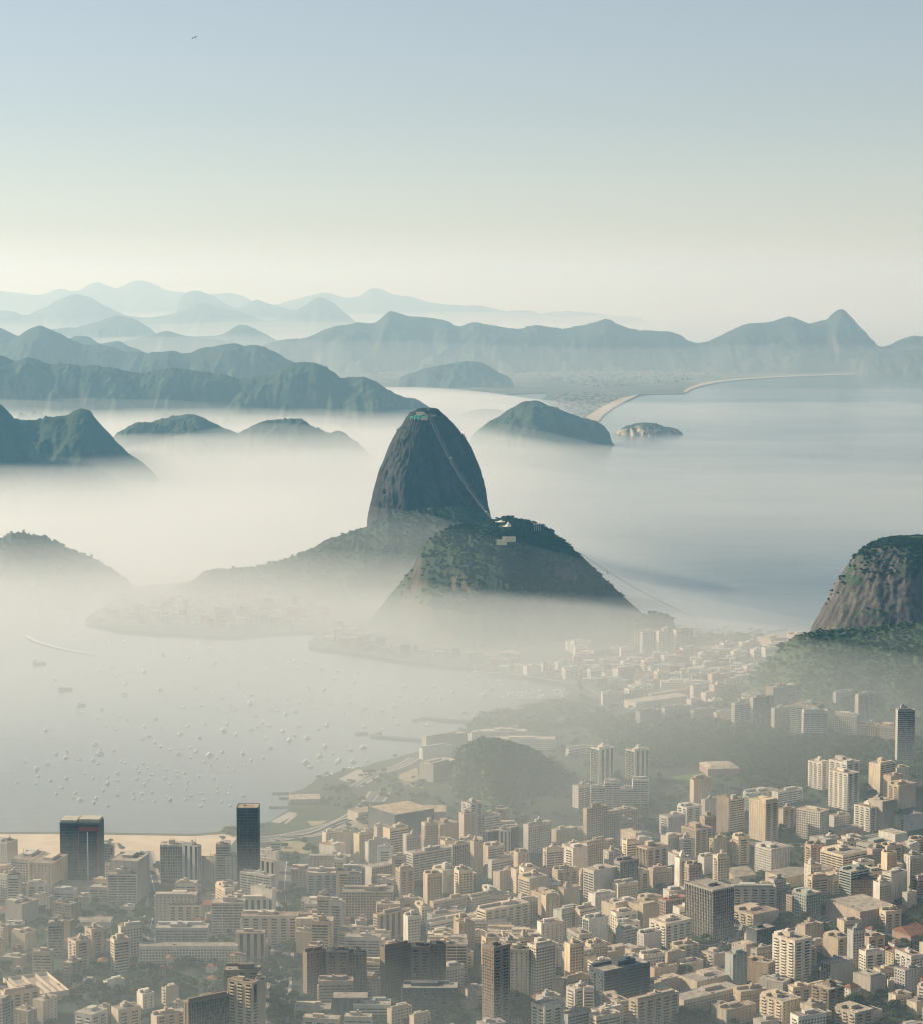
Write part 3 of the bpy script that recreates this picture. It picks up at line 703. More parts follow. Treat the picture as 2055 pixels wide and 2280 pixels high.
FOOT = []          # (x, y, radius) of everything standing in the city
THINGS = []        # for the labels: dict(o, px, py, colour, style, kind ...)
def rot(x, y, a): return (x * math.cos(a) - y * math.sin(a), x * math.sin(a) + y * math.cos(a))
def building(x, y, w_, d, h, yaw, col, codes, name='apartment_block', cat='apartment block', seed=0, near=0, roofcol=None, top=1, nick=None, group='apartment blocks of the bayside quarter', base=GZ):
    """codes: four letters for front, the two ends, back"""
    rng = random.Random(seed * 7919 + 13)
    t = bpy.data.objects.new(name, None); COL.objects.link(t)
    t.location = (x, y, base); t.rotation_euler = (0, 0, yaw)
    t['category'] = cat
    if group: t['group'] = group
    c0 = PAL[col]; j = rng.uniform(.88, 1.12); jc = [min(.85, max(.02, v * j * (1 + q))) for v, q in zip(c0, (lambda z: (z, 0, -z))(rng.uniform(-.03, .05)))]
    fh = 3.4 if 'd' in codes or 'v' in codes else 3.0
    core = link('glazing', boxes_mesh('glazing', [(-w_ / 2, w_ / 2, -d / 2, d / 2, -.5, h - .4)], M_DGL if codes[0] in 'ds' else M_GLZ), t)
    W, K = [], []
    ph = fh * 1.0 if h > 20 else 0
    for s in range(4):
        L = w_ if s in (0, 3) else d
        b, k = side_boxes(codes[s], L, h, rng, fh, ph, s in (0, 3))
        W += [place_side(s, q, w_, d) for q in b]
        K += [(s, q) for q in k]
    e = .36
    for sx in (-1, 1):
        for sy in (-1, 1):
            W.append(tuple(sorted((sx * (w_ / 2 + e), sx * (w_ / 2 - .45)))) + tuple(sorted((sy * (d / 2 + e), sy * (d / 2 - .45)))) + (0, h + .02))
    pz = rng.uniform(.3, .6)                                                      # parapet
    e2 = .43
    W += [(-w_ / 2 - e2, w_ / 2 + e2, -d / 2 - e2, -d / 2 - e2 + .35, h, h + pz), (-w_ / 2 - e2, w_ / 2 + e2, d / 2 + e2 - .35, d / 2 + e2, h, h + pz),
          (-w_ / 2 - e2, -w_ / 2 - e2 + .35, -d / 2 - e2 + .35, d / 2 + e2 - .35, h, h + pz), (w_ / 2 + e2 - .35, w_ / 2 + e2, -d / 2 - e2 + .35, d / 2 + e2 - .35, h, h + pz)]
    kb = [place_side(s, q, w_, d) for s, q in K]
    if K and not near: W += kb
    wall = link('wall', boxes_mesh('wall', W, M_WALL), t); wall.color = (*jc, 1)
    if K and near:
        rail = [min(.8, v * 1.15) for v in jc]
        order = sorted(range(len(K)), key=lambda i: (K[i][0] != 0, K[i][0] != 1))[:90]
        for i in order:
            q = kb[i]
            o = link('balcony', unit_box(M_WALL), t)
            o.location = ((q[0] + q[1]) / 2, (q[2] + q[3]) / 2, (q[4] + q[5]) / 2); o.scale = (q[1] - q[0], q[3] - q[2], q[5] - q[4]); o.color = (*rail, 1)
    if near >= 1:                                                                  # ribbon of panes on each storey
        nf = max(1, int((h - .8) / fh)); made = 0
        for s in (0, 1, 2):
            if codes[s] != 'b' or (s and abs(yaw) < .1): continue
            L = w_ if s == 0 else d
            for f in range(nf):
                if made >= 60: break
                q = place_side(s, (-L / 2 + .5, L / 2 - .5, .02, .12, f * fh + 1.15, (f + 1) * fh - .42), w_, d)
                o = link('window', unit_box(M_DGL), t); made += 1
                o.location = ((q[0] + q[1]) / 2, (q[2] + q[3]) / 2, (q[4] + q[5]) / 2); o.scale = (q[1] - q[0], q[3] - q[2], q[5] - q[4])
        if made == 0 and near >= 2 and codes[0] in 'gp':
            m = max(2, int(w_ / (3.1 if codes[0] == 'g' else 4.2))); pw = w_ / m
            hwid = pw / 2 - .62 if codes[0] == 'g' else pw * .14
            for f in range(nf - 1, -1, -1):
                for i in range(m):
                    if made >= 96: break
                    u = -w_ / 2 + (i + .5) * pw
                    q = place_side(0, (u - hwid + .05, u + hwid - .05, .02, .10, f * fh + (1.2 if codes[0] == 'g' else 1.78), (f + 1) * fh - .36), w_, d)
                    o = link('window', unit_box(M_GLZ), t); made += 1
                    o.location = ((q[0] + q[1]) / 2, (q[2] + q[3]) / 2, (q[4] + q[5]) / 2); o.scale = (q[1] - q[0], q[3] - q[2], q[5] - q[4])
    rc = roofcol or rng.choice([(.40, .35, .29), (.34, .30, .26), (.46, .39, .31), (.30, .26, .22), (.48, .42, .34), (.34, .26, .20)])
    R = [(-w_ / 2 - .05, w_ / 2 + .05, -d / 2 - .05, d / 2 + .05, h - .38, h + .12)]
    for _ in range(rng.randint(2, 5) if top else 1):                                 # small plant on the roof
        u, v = rng.uniform(-.42, .42) * w_, rng.uniform(-.42, .42) * d; a = rng.uniform(.5, 1.6)
        R.append((u - a, u + a, v - a * .8, v + a * .8, h + .1, h + rng.uniform(.5, 1.3)))
    roof = link('roof', boxes_mesh('roof', R, M_ROOF), t); roof.color = (*rc, 1)
    if top:
        pw, pd = w_ * rng.uniform(.22, .5), d * rng.uniform(.3, .5); ox, oy = rng.uniform(-.15, .15) * w_, rng.uniform(-.1, .18) * d; hh = rng.choice([2.6, 2.8, 4.6 if h > 30 else 2.7])
        o = link('lift_house', boxes_mesh('lift_house', [(ox - pw / 2, ox + pw / 2, oy - pd / 2, oy + pd / 2, h + .1, h + hh), (ox - pw / 2 - .12, ox + pw / 2 + .12, oy - pd / 2 - .12, oy + pd / 2 + .12, h + hh, h + hh + .3)], M_WALL), roof)
        kk = rng.uniform(.75, 1.0); o.color = (*[v * kk for v in jc], 1)
        if h > 18 and rng.random() < .55:
            q = min(pw, pd) * .28; uu = ox + rng.uniform(-.2, .2) * pw
            o = link('water_tank', boxes_mesh('water_tank', [(uu - q, uu + q, oy - q, oy + q, h + hh + .3, h + hh + rng.uniform(1.8, 3.2))], M_WALL), roof)
            o.color = (*[v * .92 for v in jc], 1)
        if rng.random() < .55:                                                     # roof terrace rooms along an edge
            a = rng.uniform(.18, .3) * d; s = rng.choice((-1, 1))
            o = link('penthouse', boxes_mesh('penthouse', [(-w_ / 2 + .6, w_ / 2 * rng.uniform(.1, .9), s * (d / 2 - .7) - (a if s > 0 else 0), s * (d / 2 - .7) + (0 if s > 0 else a), h + .1, h + 2.7)], M_WALL), roof)
            kk = rng.uniform(.8, 1.05); o.color = (*[v * kk for v in jc], 1)
    if h > 25 and rng.random() < .35:
        a = rng.uniform(-.3, .3) * w_; b = rng.uniform(-.3, .3) * d
        link('antenna', boxes_mesh('antenna', [(a - .15, a + .15, b - .15, b + .15, h + .1, h + rng.uniform(6, 11))], M_METAL), roof)
    FOOT.append((x, y, w_, d, yaw))
    px, py = proj(x, y, base + h * .8)
    THINGS.append(dict(o=t, px=px, py=py, adj=CNAME[col], sty=SNAME[codes[0]], kind='tower' if h > 46 else ('low block' if h < 16 else 'apartment block'), nick=nick))
    return t

SCODES = ['gxxx', 'ggpx', 'kgpx', 'bxpx', 'bbxx', 'kxpx', 'pxpx', 'gkpx', 'kkgx', 'bkpx', 'gppx']
bseed = [100]
def put(tr, xl, xr, yt, yb, col, codes=None, s=0.0, dep=None, th=None, nick=None, near=0, name='apartment_block', cat='apartment block', top=1, roofcol=None, **kw):
    """stand a building where the photograph shows it: silhouette xl..xr, roof edge yt, foot yb (or -height in metres); s>0: share of the
    silhouette taken by the end wall on the bay side, s<0: on the other"""
    bseed[0] += 1
    rng = random.Random(bseed[0])
    if codes is None:
        codes = rng.choice(SCODES)
    if s > .05: theta = rad(th if th is not None else 36)
    elif s < -.05: theta = -rad(th if th is not None else 30)
    else: theta = 0.0
    f = abs(s)
    xc = xl + f * (xr - xl) if s > 0 else (xr - f * (xr - xl) if s < 0 else (xl + xr) / 2)
    a = tr(xc, yt)
    if yb < 0:
        h = -yb; X, Y = at(a[0], a[1], GZ + h)
    else:
        b = tr(xc, yb); X, Y = at(b[0], b[1], GZ)
        _, zt = atY(a[0], a[1], Y); h = zt - GZ
    h = max(4.0, h)
    S = (tr(xr, yt)[0] - tr(xl, yt)[0]) * math.hypot(Y, CAM_H - h) / F_PX
    if theta == 0: w_, d = S, (dep or max(11.0, min(18.0, S * .7)))
    else:
        w_ = (1 - f) * S / math.cos(theta); d = f * S / math.sin(abs(theta))
        if dep: d = dep
        d = min(max(d, 7.0), 75)
    ct, st = math.cos(theta), math.sin(theta)
    # corner nearest the camera: front-left for theta>0, front-right for theta<0
    if theta > 0: lx, ly = -w_ / 2, -d / 2
    elif theta < 0: lx, ly = w_ / 2, -d / 2
    else: lx, ly = 0, -d / 2
    rx, ry = rot(lx, ly, theta)
    return building(X - rx, Y - ry, w_, d, h, theta, col, codes, name, cat, bseed[0], near, roofcol, top, nick, **kw)
# ------------------------------------------------------------------ the blocks one by one, read off the photograph
def rows(tr, table):
    for r in table:
        r = list(r); kw = r.pop() if isinstance(r[-1], dict) else {}
        put(tr, *r, **kw)
rows(T5, [
 (-40, 88, 590, 790, 'P', 'gxpx', -.35), (65, 228, 690, 855, 'P', 'gxpx', -.38, {'dep': 42, 'th': 18}), (170, 318, 712, 890, 'C', 'pxpx', -.12, {'dep': 45, 'th': 14}),
 (640, 820, 700, 935, 'W', 'xxpx', -.12, {'dep': 40, 'th': 12, 'nick': 'white stepped office block with long window bands'}), (627, 792, 775, 945, 'W', 'bxxx', 0, {'dep': 12}),
 (575, 655, 612, 780, 'G', 'gxxx', 0), (300, 540, 838, 890, 'G', 'xxxx', 0, {'dep': 22, 'top': 0}), (535, 630, 812, 870, 'C', 'kxxx', 0), (-30, 80, 795, 930, 'W', 'ggpx', -.2),
 (295, 440, 950, 1050, 'N', 'bxpx', -.2), (22, 200, 950, 1062, 'G', 'xxxx', -.4), (282, 422, 1045, 1180, 'N', 'xxpx', -.1), (932, 1058, 606, 815, 'P', 'vxpx', 0), (1055, 1162, 610, 835, 'P', 'sxgx', -.15),
 (1145, 1260, 690, 825, 'C', 'pxpx', -.1), (1255, 1332, 600, 820, 'P', 'bxxx', 0), (1310, 1386, 672, 822, 'W', 'pxxx', 0), (1470, 1612, 645, 770, 'W', 'xxxx', -.1), (1410, 1600, 700, 860, 'W', 'sxxx', -.06),
 (1385, 1592, 785, 930, 'P', 'bxxx', -.1), (1450, 1592, 862, 1030, 'W', 'xxxx', -.1), (1405, 1575, 915, 1030, 'W', 'sxxx', 0), (1230, 1412, 940, 1120, 'W', 'bxxx', 0),
 (1255, 1575, 1015, 1190, 'W', 'kkpx', -.04, {'dep': 16, 'th': 6, 'nick': 'wide white block with long balcony rows'}), (1370, 1530, 1112, 1275, 'B', 'sxxx', 0, {'dep': 10}),
 (900, 1132, 900, 1062, 'W', 'pxpx', 0), (980, 1162, 955, 1072, 'C', 'kxpx', 0), (905, 1200, 1085, 1195, 'P', 'bxpx', 0), (815, 1370, 1190, 1290, 'W', 'gxxx', 0, {'dep': 13, 'top': 0, 'nick': 'very long low white block with rows of windows'}),
 (685, 815, 1080, 1262, 'P', 'xkgx', -.86, {'th': 62}), (485, 592, 1095, 1262, 'B', 'kxkx', -.55, {'th': 55}), (385, 512, 1165, 1345, 'B', 'kxkx', -.55, {'th': 55}), (360, 462, 1290, 1400, 'N', 'kxkx', -.5),
 (445, 635, 1050, 1085, 'W', 'xxxx', 0, {'top': 0, 'dep': 20}), (190, 312, 1510, 1650, 'C', 'xppx', -.5, {'near': 1}), (75, 200, 1570, 1680, 'B', 'pxpx', -.3), (-40, 62, 1520, 1710, 'G', 'gxgx', -.45, {'near': 2}), (430, 602, 1590, 1700, 'W', 'kxkx', -.4, {'near': 1}),
 (1060, 1322, 1515, -48, 'N', 'vsxx', .12, {'near': 1, 'nick': 'brown block with pale vertical ribs and a terrace roof'}), (1300, 1500, 1330, -44, 'N', 'kxpx', 0, {'near': 1}), (1316, 1488, 1405, -62, 'B', 'kkkx', -.15, {'near': 1, 'nick': 'ribbed beige tower with a cluttered dark roof'}),
 (1480, 1530, 1390, -50, 'C', 'xxxx', 0), (790, 886, 1470, 1560, 'W', 'pxxx', .4), (935, 1027, 1440, 1532, 'C', 'xkpx', .3), (605, 712, 1400, 1455, 'W', 'pxxx', .15), (475, 545, 1395, 1425, 'C', 'pxpx', 0), (870, 1065, 1600, -22, 'B', 'kxpx', .2, {'near': 1}),
 (1255, 1370, 838, 932, 'G', 'xxxx', 0), (1160, 1250, 905, 952, 'G', 'pxxx', 0), (455, 520, 905, 960, 'T', 'pxxx', 0), (520, 625, 860, 925, 'G', 'bxxx', 0),
 (180, 300, 905, 975, 'G', 'pxpx', -.1), (70, 165, 850, 905, 'N', 'xxpx', 0), (-60, 40, 1085, 1200, 'B', 'gxpx', -.2), (60, 195, 1120, 1215, 'C', 'xxxx', -.35), (30, 130, 1070, 1110, 'P', 'bxxx', 0), (930, 1070, 835, 880, 'R', 'pxxx', 0),
 (640, 800, 1560, 1690, 'C', 'kxpx', .3, {'near': 1}),
])
rows(T6, [
 (160, 305, 612, 730, 'W', 'xxpx', .62, {'th': 55, 'roofcol': (.34, .15, .11), 'nick': 'white slab with a stepped red roof'}), (265, 340, 530, 650, 'C', 'xxxx', 0), (360, 470, 545, 720, 'C', 'gxxx', .3), (430, 566, 590, 740, 'P', 'pxxx', .12),
 (530, 672, 512, 695, 'C', 'bxxx', .28), (103, 336, 678, 770, 'P', 'pxxx', 0), (90, 276, 768, 900, 'P', 'kxxx', 0), (300, 420, 735, 900, 'P', 'gxxx', 0), (425, 712, 735, 860, 'P', 'vxxx', .14), (430, 716, 875, 1035, 'B', 'gxxx', .04),
 (660, 922, 655, 840, 'P', 'bbxx', .16), (805, 966, 490, 645, 'T', 'xbxx', .33), (855, 922, 575, 710, 'T', 'gxxx', 0), (915, 1028, 605, 770, 'C', 'vgxx', .15), (1030, 1102, 585, 780, 'B', 'xxxx', .3),
 (985, 1100, 365, 565, 'P', 'kkxx', .4), (1080, 1206, 440, 560, 'W', 'bbxx', .3), (1180, 1250, 395, 510, 'N', 'kxxx', 0), (1105, 1310, 530, 695, 'D', 'ddxx', .12, {'nick': 'black glass office block with a pale central column'}), (1195, 1262, 520, 690, 'P', 'sxxx', 0, {'dep': 9}),
 (1340, 1500, 490, 660, 'P', 'gxxx', .16), (1135, 1372, 695, 800, 'P', 'bxxx', .08), (815, 962, 755, 905, 'W', 'xbxx', .42), (880, 1066, 790, 905, 'B', 'sxxx', .3), (1165, 1326, 770, 870, 'B', 'pxxx', .22),
 (1312, 1480, 800, 955, 'C', 'xbxx', .36, {'nick': 'pale block whose narrow end is banded black and white'}), (1578, 1712, 625, 830, 'W', 'xkxx', .34), (1690, 1830, 600, 770, 'B', 'gxxx', .1), (1542, 1665, 860, 965, 'B', 'xxxx', .25), (1385, 1542, 895, 1030, 'B', 'pxxx', .5),
 (805, 1030, 935, 1040, 'B', 'gxxx', .08), (1030, 1182, 910, 1010, 'B', 'gxxx', .06), (1180, 1312, 895, 990, 'B', 'gxxx', .05), (1070, 1372, 985, 1140, 'C', 'kbxx', .16, {'near': 1}), (1115, 1390, 1050, 1140, 'W', 'bbxx', .05),
 (788, 1066, 1055, 1150, 'W', 'bbxx', .06, {'near': 1, 'nick': 'white block wrapped in rows of balconies'}), (835, 1000, 985, 1045, 'P', 'bxxx', 0), (120, 330, 1045, 1210, 'C', 'pxxx', .05, {'near': 2, 'nick': 'plain cream block dotted with tiny windows'}),
 (45, 250, 1005, 1062, 'R', 'pxxx', 0), (80, 386, 945, 1005, 'W', 'bxxx', 0, {'dep': 13}), (485, 690, 1010, 1170, 'B', 'sbxx', .06, {'near': 1}), (416, 502, 1095, 1165, 'G', 'xxxx', 0), (330, 416, 1090, 1165, 'P', 'bxxx', 0), (28, 122, 1110, 1230, 'C', 'xxxx', 0),
 (78, 205, 1228, 1500, 'N', 'gxxx', .1, {'near': 2, 'roofcol': (.12, .12, .12)}), (205, 330, 1222, 1505, 'N', 'kxxx', 0, {'near': 1, 'roofcol': (.10, .10, .10), 'nick': 'dark slab block split by black recesses, lower of the pair'}), (335, 430, 1230, 1500, 'N', 'gxxx', 0, {'near': 2, 'roofcol': (.12, .12, .12)}),
 (515, 690, 1200, 1505, 'N', 'gxxx', .15, {'near': 2, 'roofcol': (.12, .12, .12), 'nick': 'dark slab block with a thin pale edge and a black roof'}), (694, 800, 1195, 1505, 'N', 'kxxx', 0, {'near': 1, 'roofcol': (.10, .10, .10)}), (804, 892, 1180, 1500, 'N', 'gxxx', 0, {'near': 2, 'roofcol': (.12, .12, .12)}),
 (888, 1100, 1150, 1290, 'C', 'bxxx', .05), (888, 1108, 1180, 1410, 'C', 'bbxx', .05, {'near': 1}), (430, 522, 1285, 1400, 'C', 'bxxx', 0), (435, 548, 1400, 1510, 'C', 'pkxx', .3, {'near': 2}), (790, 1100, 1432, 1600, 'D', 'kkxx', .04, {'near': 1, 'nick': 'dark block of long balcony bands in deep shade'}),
 (1103, 1258, 1200, 1690, 'N', 'kgxx', .40, {'near': 1, 'th': 40, 'nick': 'tall brown lattice-fronted tower'}), (1363, 1522, 1190, 1500, 'W', 'ggxx', .30, {'near': 2, 'nick': 'tall white tower with a dark window grid'}),
 (1272, 1542, 1120, 1205, 'C', 'bxxx', .05), (1130, 1352, 1105, 1190, 'T', 'xxxx', 0), (1683, 1830, 1035, 1210, 'W', 'xdxx', .22, {'nick': 'white block with one black glass end'}), (1515, 1690, 990, 1150, 'E', 'gxxx', .25), (1640, 1760, 980, 1150, 'C', 'bxxx', .2),
 (1258, 1366, 1210, 1490, 'C', 'pxxx', 0, {'near': 2}), (240, 436, 1490, 1610, 'D', 'sxxx', 0, {'near': 1, 'top': 0}), (455, 662, 1530, 1620, 'E', 'bbxx', .05, {'near': 1}), (20, 220, 1555, 1610, 'C', 'pxxx', 0), (1565, 1742, 1235, 1360, 'B', 'kxxx', .2, {'near': 1}), (1575, 1738, 1380, 1470, 'B', 'gxxx', .1, {'near': 2}),
 (1590, 1742, 1440, 1560, 'W', 'kkxx', .3, {'near': 1}), (1390, 1562, 1545, -30, 'W', 'kkxx', .4, {'near': 1}), (1562, 1730, 1590, -26, 'G', 'bxxx', .2, {'near': 1}), (1510, 1570, 1390, 1480, 'C', 'xxxx', 0), (1500, 1570, 1195, 1310, 'P', 'pxxx', 0), (60, 240, 930, 980, 'W', 'gxxx', 0), (480, 560, 500, 590, 'B', 'gxxx', .2),
 (240, 330, 690, 760, 'C', 'gxxx', 0), (0, 105, 745, 850, 'B', 'pxxx', 0), (700, 800, 1600, -14, 'B', 'pxxx', .1), (560, 690, 1560, -16, 'C', 'gxxx', .15),
 (1100, 1300, 490, 540, 'B', 'pxxx', 0), (1500, 1640, 520, 600, 'B', 'pxxx', .2), (1690, 1830, 395, 590, 'B', 'gxxx', .1), (930, 1110, 590, 690, 'C', 'kxxx', .2),
])
rows(T7, [
 (38, 158, 45, 232, 'W', 'sdxx', .34, {'nick': 'taller of two slim white towers with dark side panels'}), (228, 348, 55, 215, 'W', 'sdxx', .34, {'nick': 'shorter of two slim white towers with dark side panels'}),
 (-60, 35, 245, 365, 'P', 'bxxx', .3), (35, 112, 250, 375, 'P', 'bxxx', 0), (110, 192, 225, 372, 'P', 'bxxx', 0), (192, 262, 258, 350, 'P', 'bxxx', 0), (262, 345, 212, 350, 'P', 'bxxx', 0),
 (0, 102, 382, 490, 'B', 'gxxx', .15), (95, 292, 392, 525, 'B', 'gkxx', .15), (410, 546, 410, 510, 'P', 'gkxx', .3), (505, 632, 360, 480, 'W', 'kkxx', .35), (573, 686, 212, 405, 'C', 'pxxx', .12, {'nick': 'tall pale slab standing by the sports field'}), (640, 722, 318, 440, 'P', 'xxxx', .1),
 (715, 780, 305, 505, 'C', 'xxxx', .9, {'th': 55}), (758, 864, 320, 500, 'W', 'bxxx', .2), (860, 932, 300, 390, 'E', 'gkxx', .3), (898, 1046, 330, 545, 'C', 'kpxx', .5, {'nick': 'cream tower with a broad lit windowed end'}), (1045, 1136, 370, 475, 'B', 'kxxx', .25), (1015, 1186, 278, 345, 'W', 'bxxx', .15), (860, 1052, 285, 340, 'W', 'kkxx', .2),
 (1155, 1322, 385, 540, 'W', 'ggxx', .65, {'th': 50}), (1215, 1336, 122, 265, 'W', 'kkxx', .5), (1330, 1486, 120, 305, 'W', 'kkxx', .5), (1330, 1480, 180, 375, 'W', 'kkxx', .55, {'nick': 'stepped white balconied tower lit by the sun'}), (1540, 1680, 128, 285, 'C', 'bxxx', .35), (1660, 1752, 150, 260, 'C', 'xxxx', .2), (1615, 1716, 190, 320, 'K', 'xxxx', .3),
 (1640, 1792, 242, 370, 'B', 'xkxx', .3), (1465, 1612, 362, 490, 'W', 'kkxx', .45), (1540, 1672, 328, 490, 'G', 'xxxx', .45), (1700, 1840, 415, 490, 'P', 'xkxx', .15), (1320, 1432, 405, 465, 'P', 'gxxx', .2), (1350, 1512, 485, 550, 'B', 'pxxx', .25), (1600, 1740, 505, 565, 'W', 'xxxx', .5, {'top': 0}), (1680, 1812, 570, 680, 'W', 'pxxx', .5, {'th': 50}),
 (1475, 1662, 560, 680, 'E', 'bbxx', .28), (1290, 1532, 615, 735, 'C', 'bbxx', .4, {'near': 1, 'nick': 'broad terraced cream block stepping up'}), (1380, 1542, 705, 880, 'E', 'bbxx', .3, {'near': 1, 'nick': 'dark green glass block with white terraces'}), (1490, 1612, 750, 880, 'N', 'gxxx', .05), (1610, 1742, 715, 870, 'W', 'xbxx', .28), (1785, 1870, 650, 780, 'W', 'gxxx', .2),
 (530, 692, 480, 630, 'T', 'kgxx', .42), (680, 767, 528, 665, 'B', 'pkxx', .15), (615, 712, 628, 720, 'W', 'xxxx', .3), (415, 532, 518, 660, 'P', 'gxxx', .3), (515, 590, 528, 665, 'P', 'kxxx', 0), (288, 452, 580, 765, 'B', 'kvxx', .3), (163, 292, 650, 855, 'G', 'vgxx', .22), (0, 160, 552, 705, 'B', 'gxxx', .12), (0, 168, 700, 870, 'P', 'xbxx', .3, {'near': 1}),
 (930, 1112, 585, 725, 'W', 'pgxx', .4), (440, 640, 690, 770, 'G', 'pxxx', .2), (905, 1132, 790, 940, 'P', 'kkxx', .04, {'near': 1}), (1130, 1276, 828, 965, 'E', 'vgxx', .42, {'near': 1}),
 (560, 810, 805, 1075, 'G', 'vvxx', .52, {'near': 1, 'nick': 'grey finned office tower with a pale corner column'}),
 (405, 562, 860, 985, 'K', 'vgxx', .2, {'near': 1, 'roofcol': (.40, .17, .12)}), (245, 402, 890, 1020, 'B', 'xxxx', .45), (100, 235, 885, 1000, 'C', 'xxxx', .5), (360, 582, 985, 1120, 'W', 'kkxx', .35, {'near': 1}), (288, 416, 1040, 1180, 'P', 'xpxx', .25, {'near': 1}), (175, 292, 1020, 1115, 'G', 'bxxx', .3),
 (812, 1052, 935, 1005, 'B', 'xkxx', .4), (880, 1032, 1020, 1185, 'D', 'gxxx', .3), (805, 966, 1110, 1195, 'B', 'xpxx', .4), (1030, 1226, 1075, 1310, 'W', 'kkxx', .5, {'near': 1, 'nick': 'white balcony-striped tower with a black roof edge'}), (1150, 1292, 1000, 1115, 'B', 'pxxx', .25), (1298, 1442, 1065, 1180, 'B', 'kxxx', .45, {'near': 1}),
 (762, 878, 1150, 1350, 'E', 'pxxx', .3, {'near': 2, 'nick': 'slim pale green tower with bright blank end'}), (1280, 1452, 1200, 1325, 'G', 'xdxx', .25, {'near': 1}), (1463, 1626, 1275, 1380, 'G', 'xxxx', .45, {'near': 1}), (1678, 1812, 1235, 1370, 'P', 'pgxx', .32, {'near': 2}), (415, 545, 1150, 1250, 'B', 'xxxx', .25), (500, 642, 1200, 1265, 'C', 'pxxx', .25),
 (80, 292, 1140, 1200, 'B', 'xxxx', .2), (355, 502, 1225, 1310, 'B', 'xxxx', .15), (35, 358, 1240, 1450, 'D', 'bkxx', .22, {'near': 1, 'th': 34, 'nick': 'wide dark glass slab with pale floor bands'}), (878, 1030, 1200, 1330, 'T', 'gxxx', .72, {'th': 55, 'near': 1}), (945, 1112, 1300, 1410, 'P', 'gxxx', .72, {'th': 55, 'near': 1}),
 (963, 1172, 1405, 1560, 'C', 'pkxx', .48, {'near': 1, 'nick': 'cream block with a balconied end in the sun'}), (1170, 1302, 1430, 1580, 'B', 'pxxx', .38, {'near': 2}), (1235, 1402, 1340, 1510, 'N', 'kkxx', .45, {'near': 1, 'nick': 'brown balconied block with a rounded roof screen'}), (1370, 1560, 1465, -26, 'B', 'kkxx', .45, {'near': 1}), (355, 545, 1300, 1375, 'B', 'pxxx', .3), (525, 792, 1295, 1380, 'B', 'pxxx', .3),
 (515, 862, 1395, 1480, 'B', 'gxxx', .06, {'near': 2, 'dep': 22, 'nick': 'long low beige block with two rows of windows'}), (722, 932, 1450, -16, 'B', 'pxxx', .2, {'near': 2}), (245, 516, 1400, 1560, 'B', 'kkxx', .15, {'near': 1, 'nick': 'beige block with paired balcony stacks'}), (40, 212, 1460, -20, 'W', 'pxxx', .25, {'near': 2}), (628, 762, 1255, 1320, 'B', 'xxxx', .25),
 (1340, 1692, 920, 1015, 'K', 'pxxx', .4, {'th': 30, 'top': 0, 'nick': 'low pinkish complex with a long shaded front'}), (1030, 1376, 735, 795, 'C', 'xxxx', .15, {'top': 0, 'dep': 34}), (1720, 1792, 820, 900, 'P', 'pxxx', .2), (0, 60, 1160, 1250, 'C', 'xxxx', 0), (1810, 1900, 1090, 1230, 'C', 'gxxx', .2), (1640, 1700, 1300, 1350, 'C', 'xxxx', 0), (1800, 1900, 1330, 1420, 'P', 'gkxx', .4),
 (640, 760, 1150, 1220, 'B', 'xkxx', .45), (0, 50, 1340, 1480, 'P', 'bxxx', 0, {'near': 1}), (290, 420, 850, 930, 'B', 'pxxx', .3), (1190, 1330, 1330, 1380, 'C', 'xxxx', .2), (1450, 1610, 1470, -12, 'C', 'pxxx', .3),
])
QG = dict(group='blocks of the quarter below the green hill')
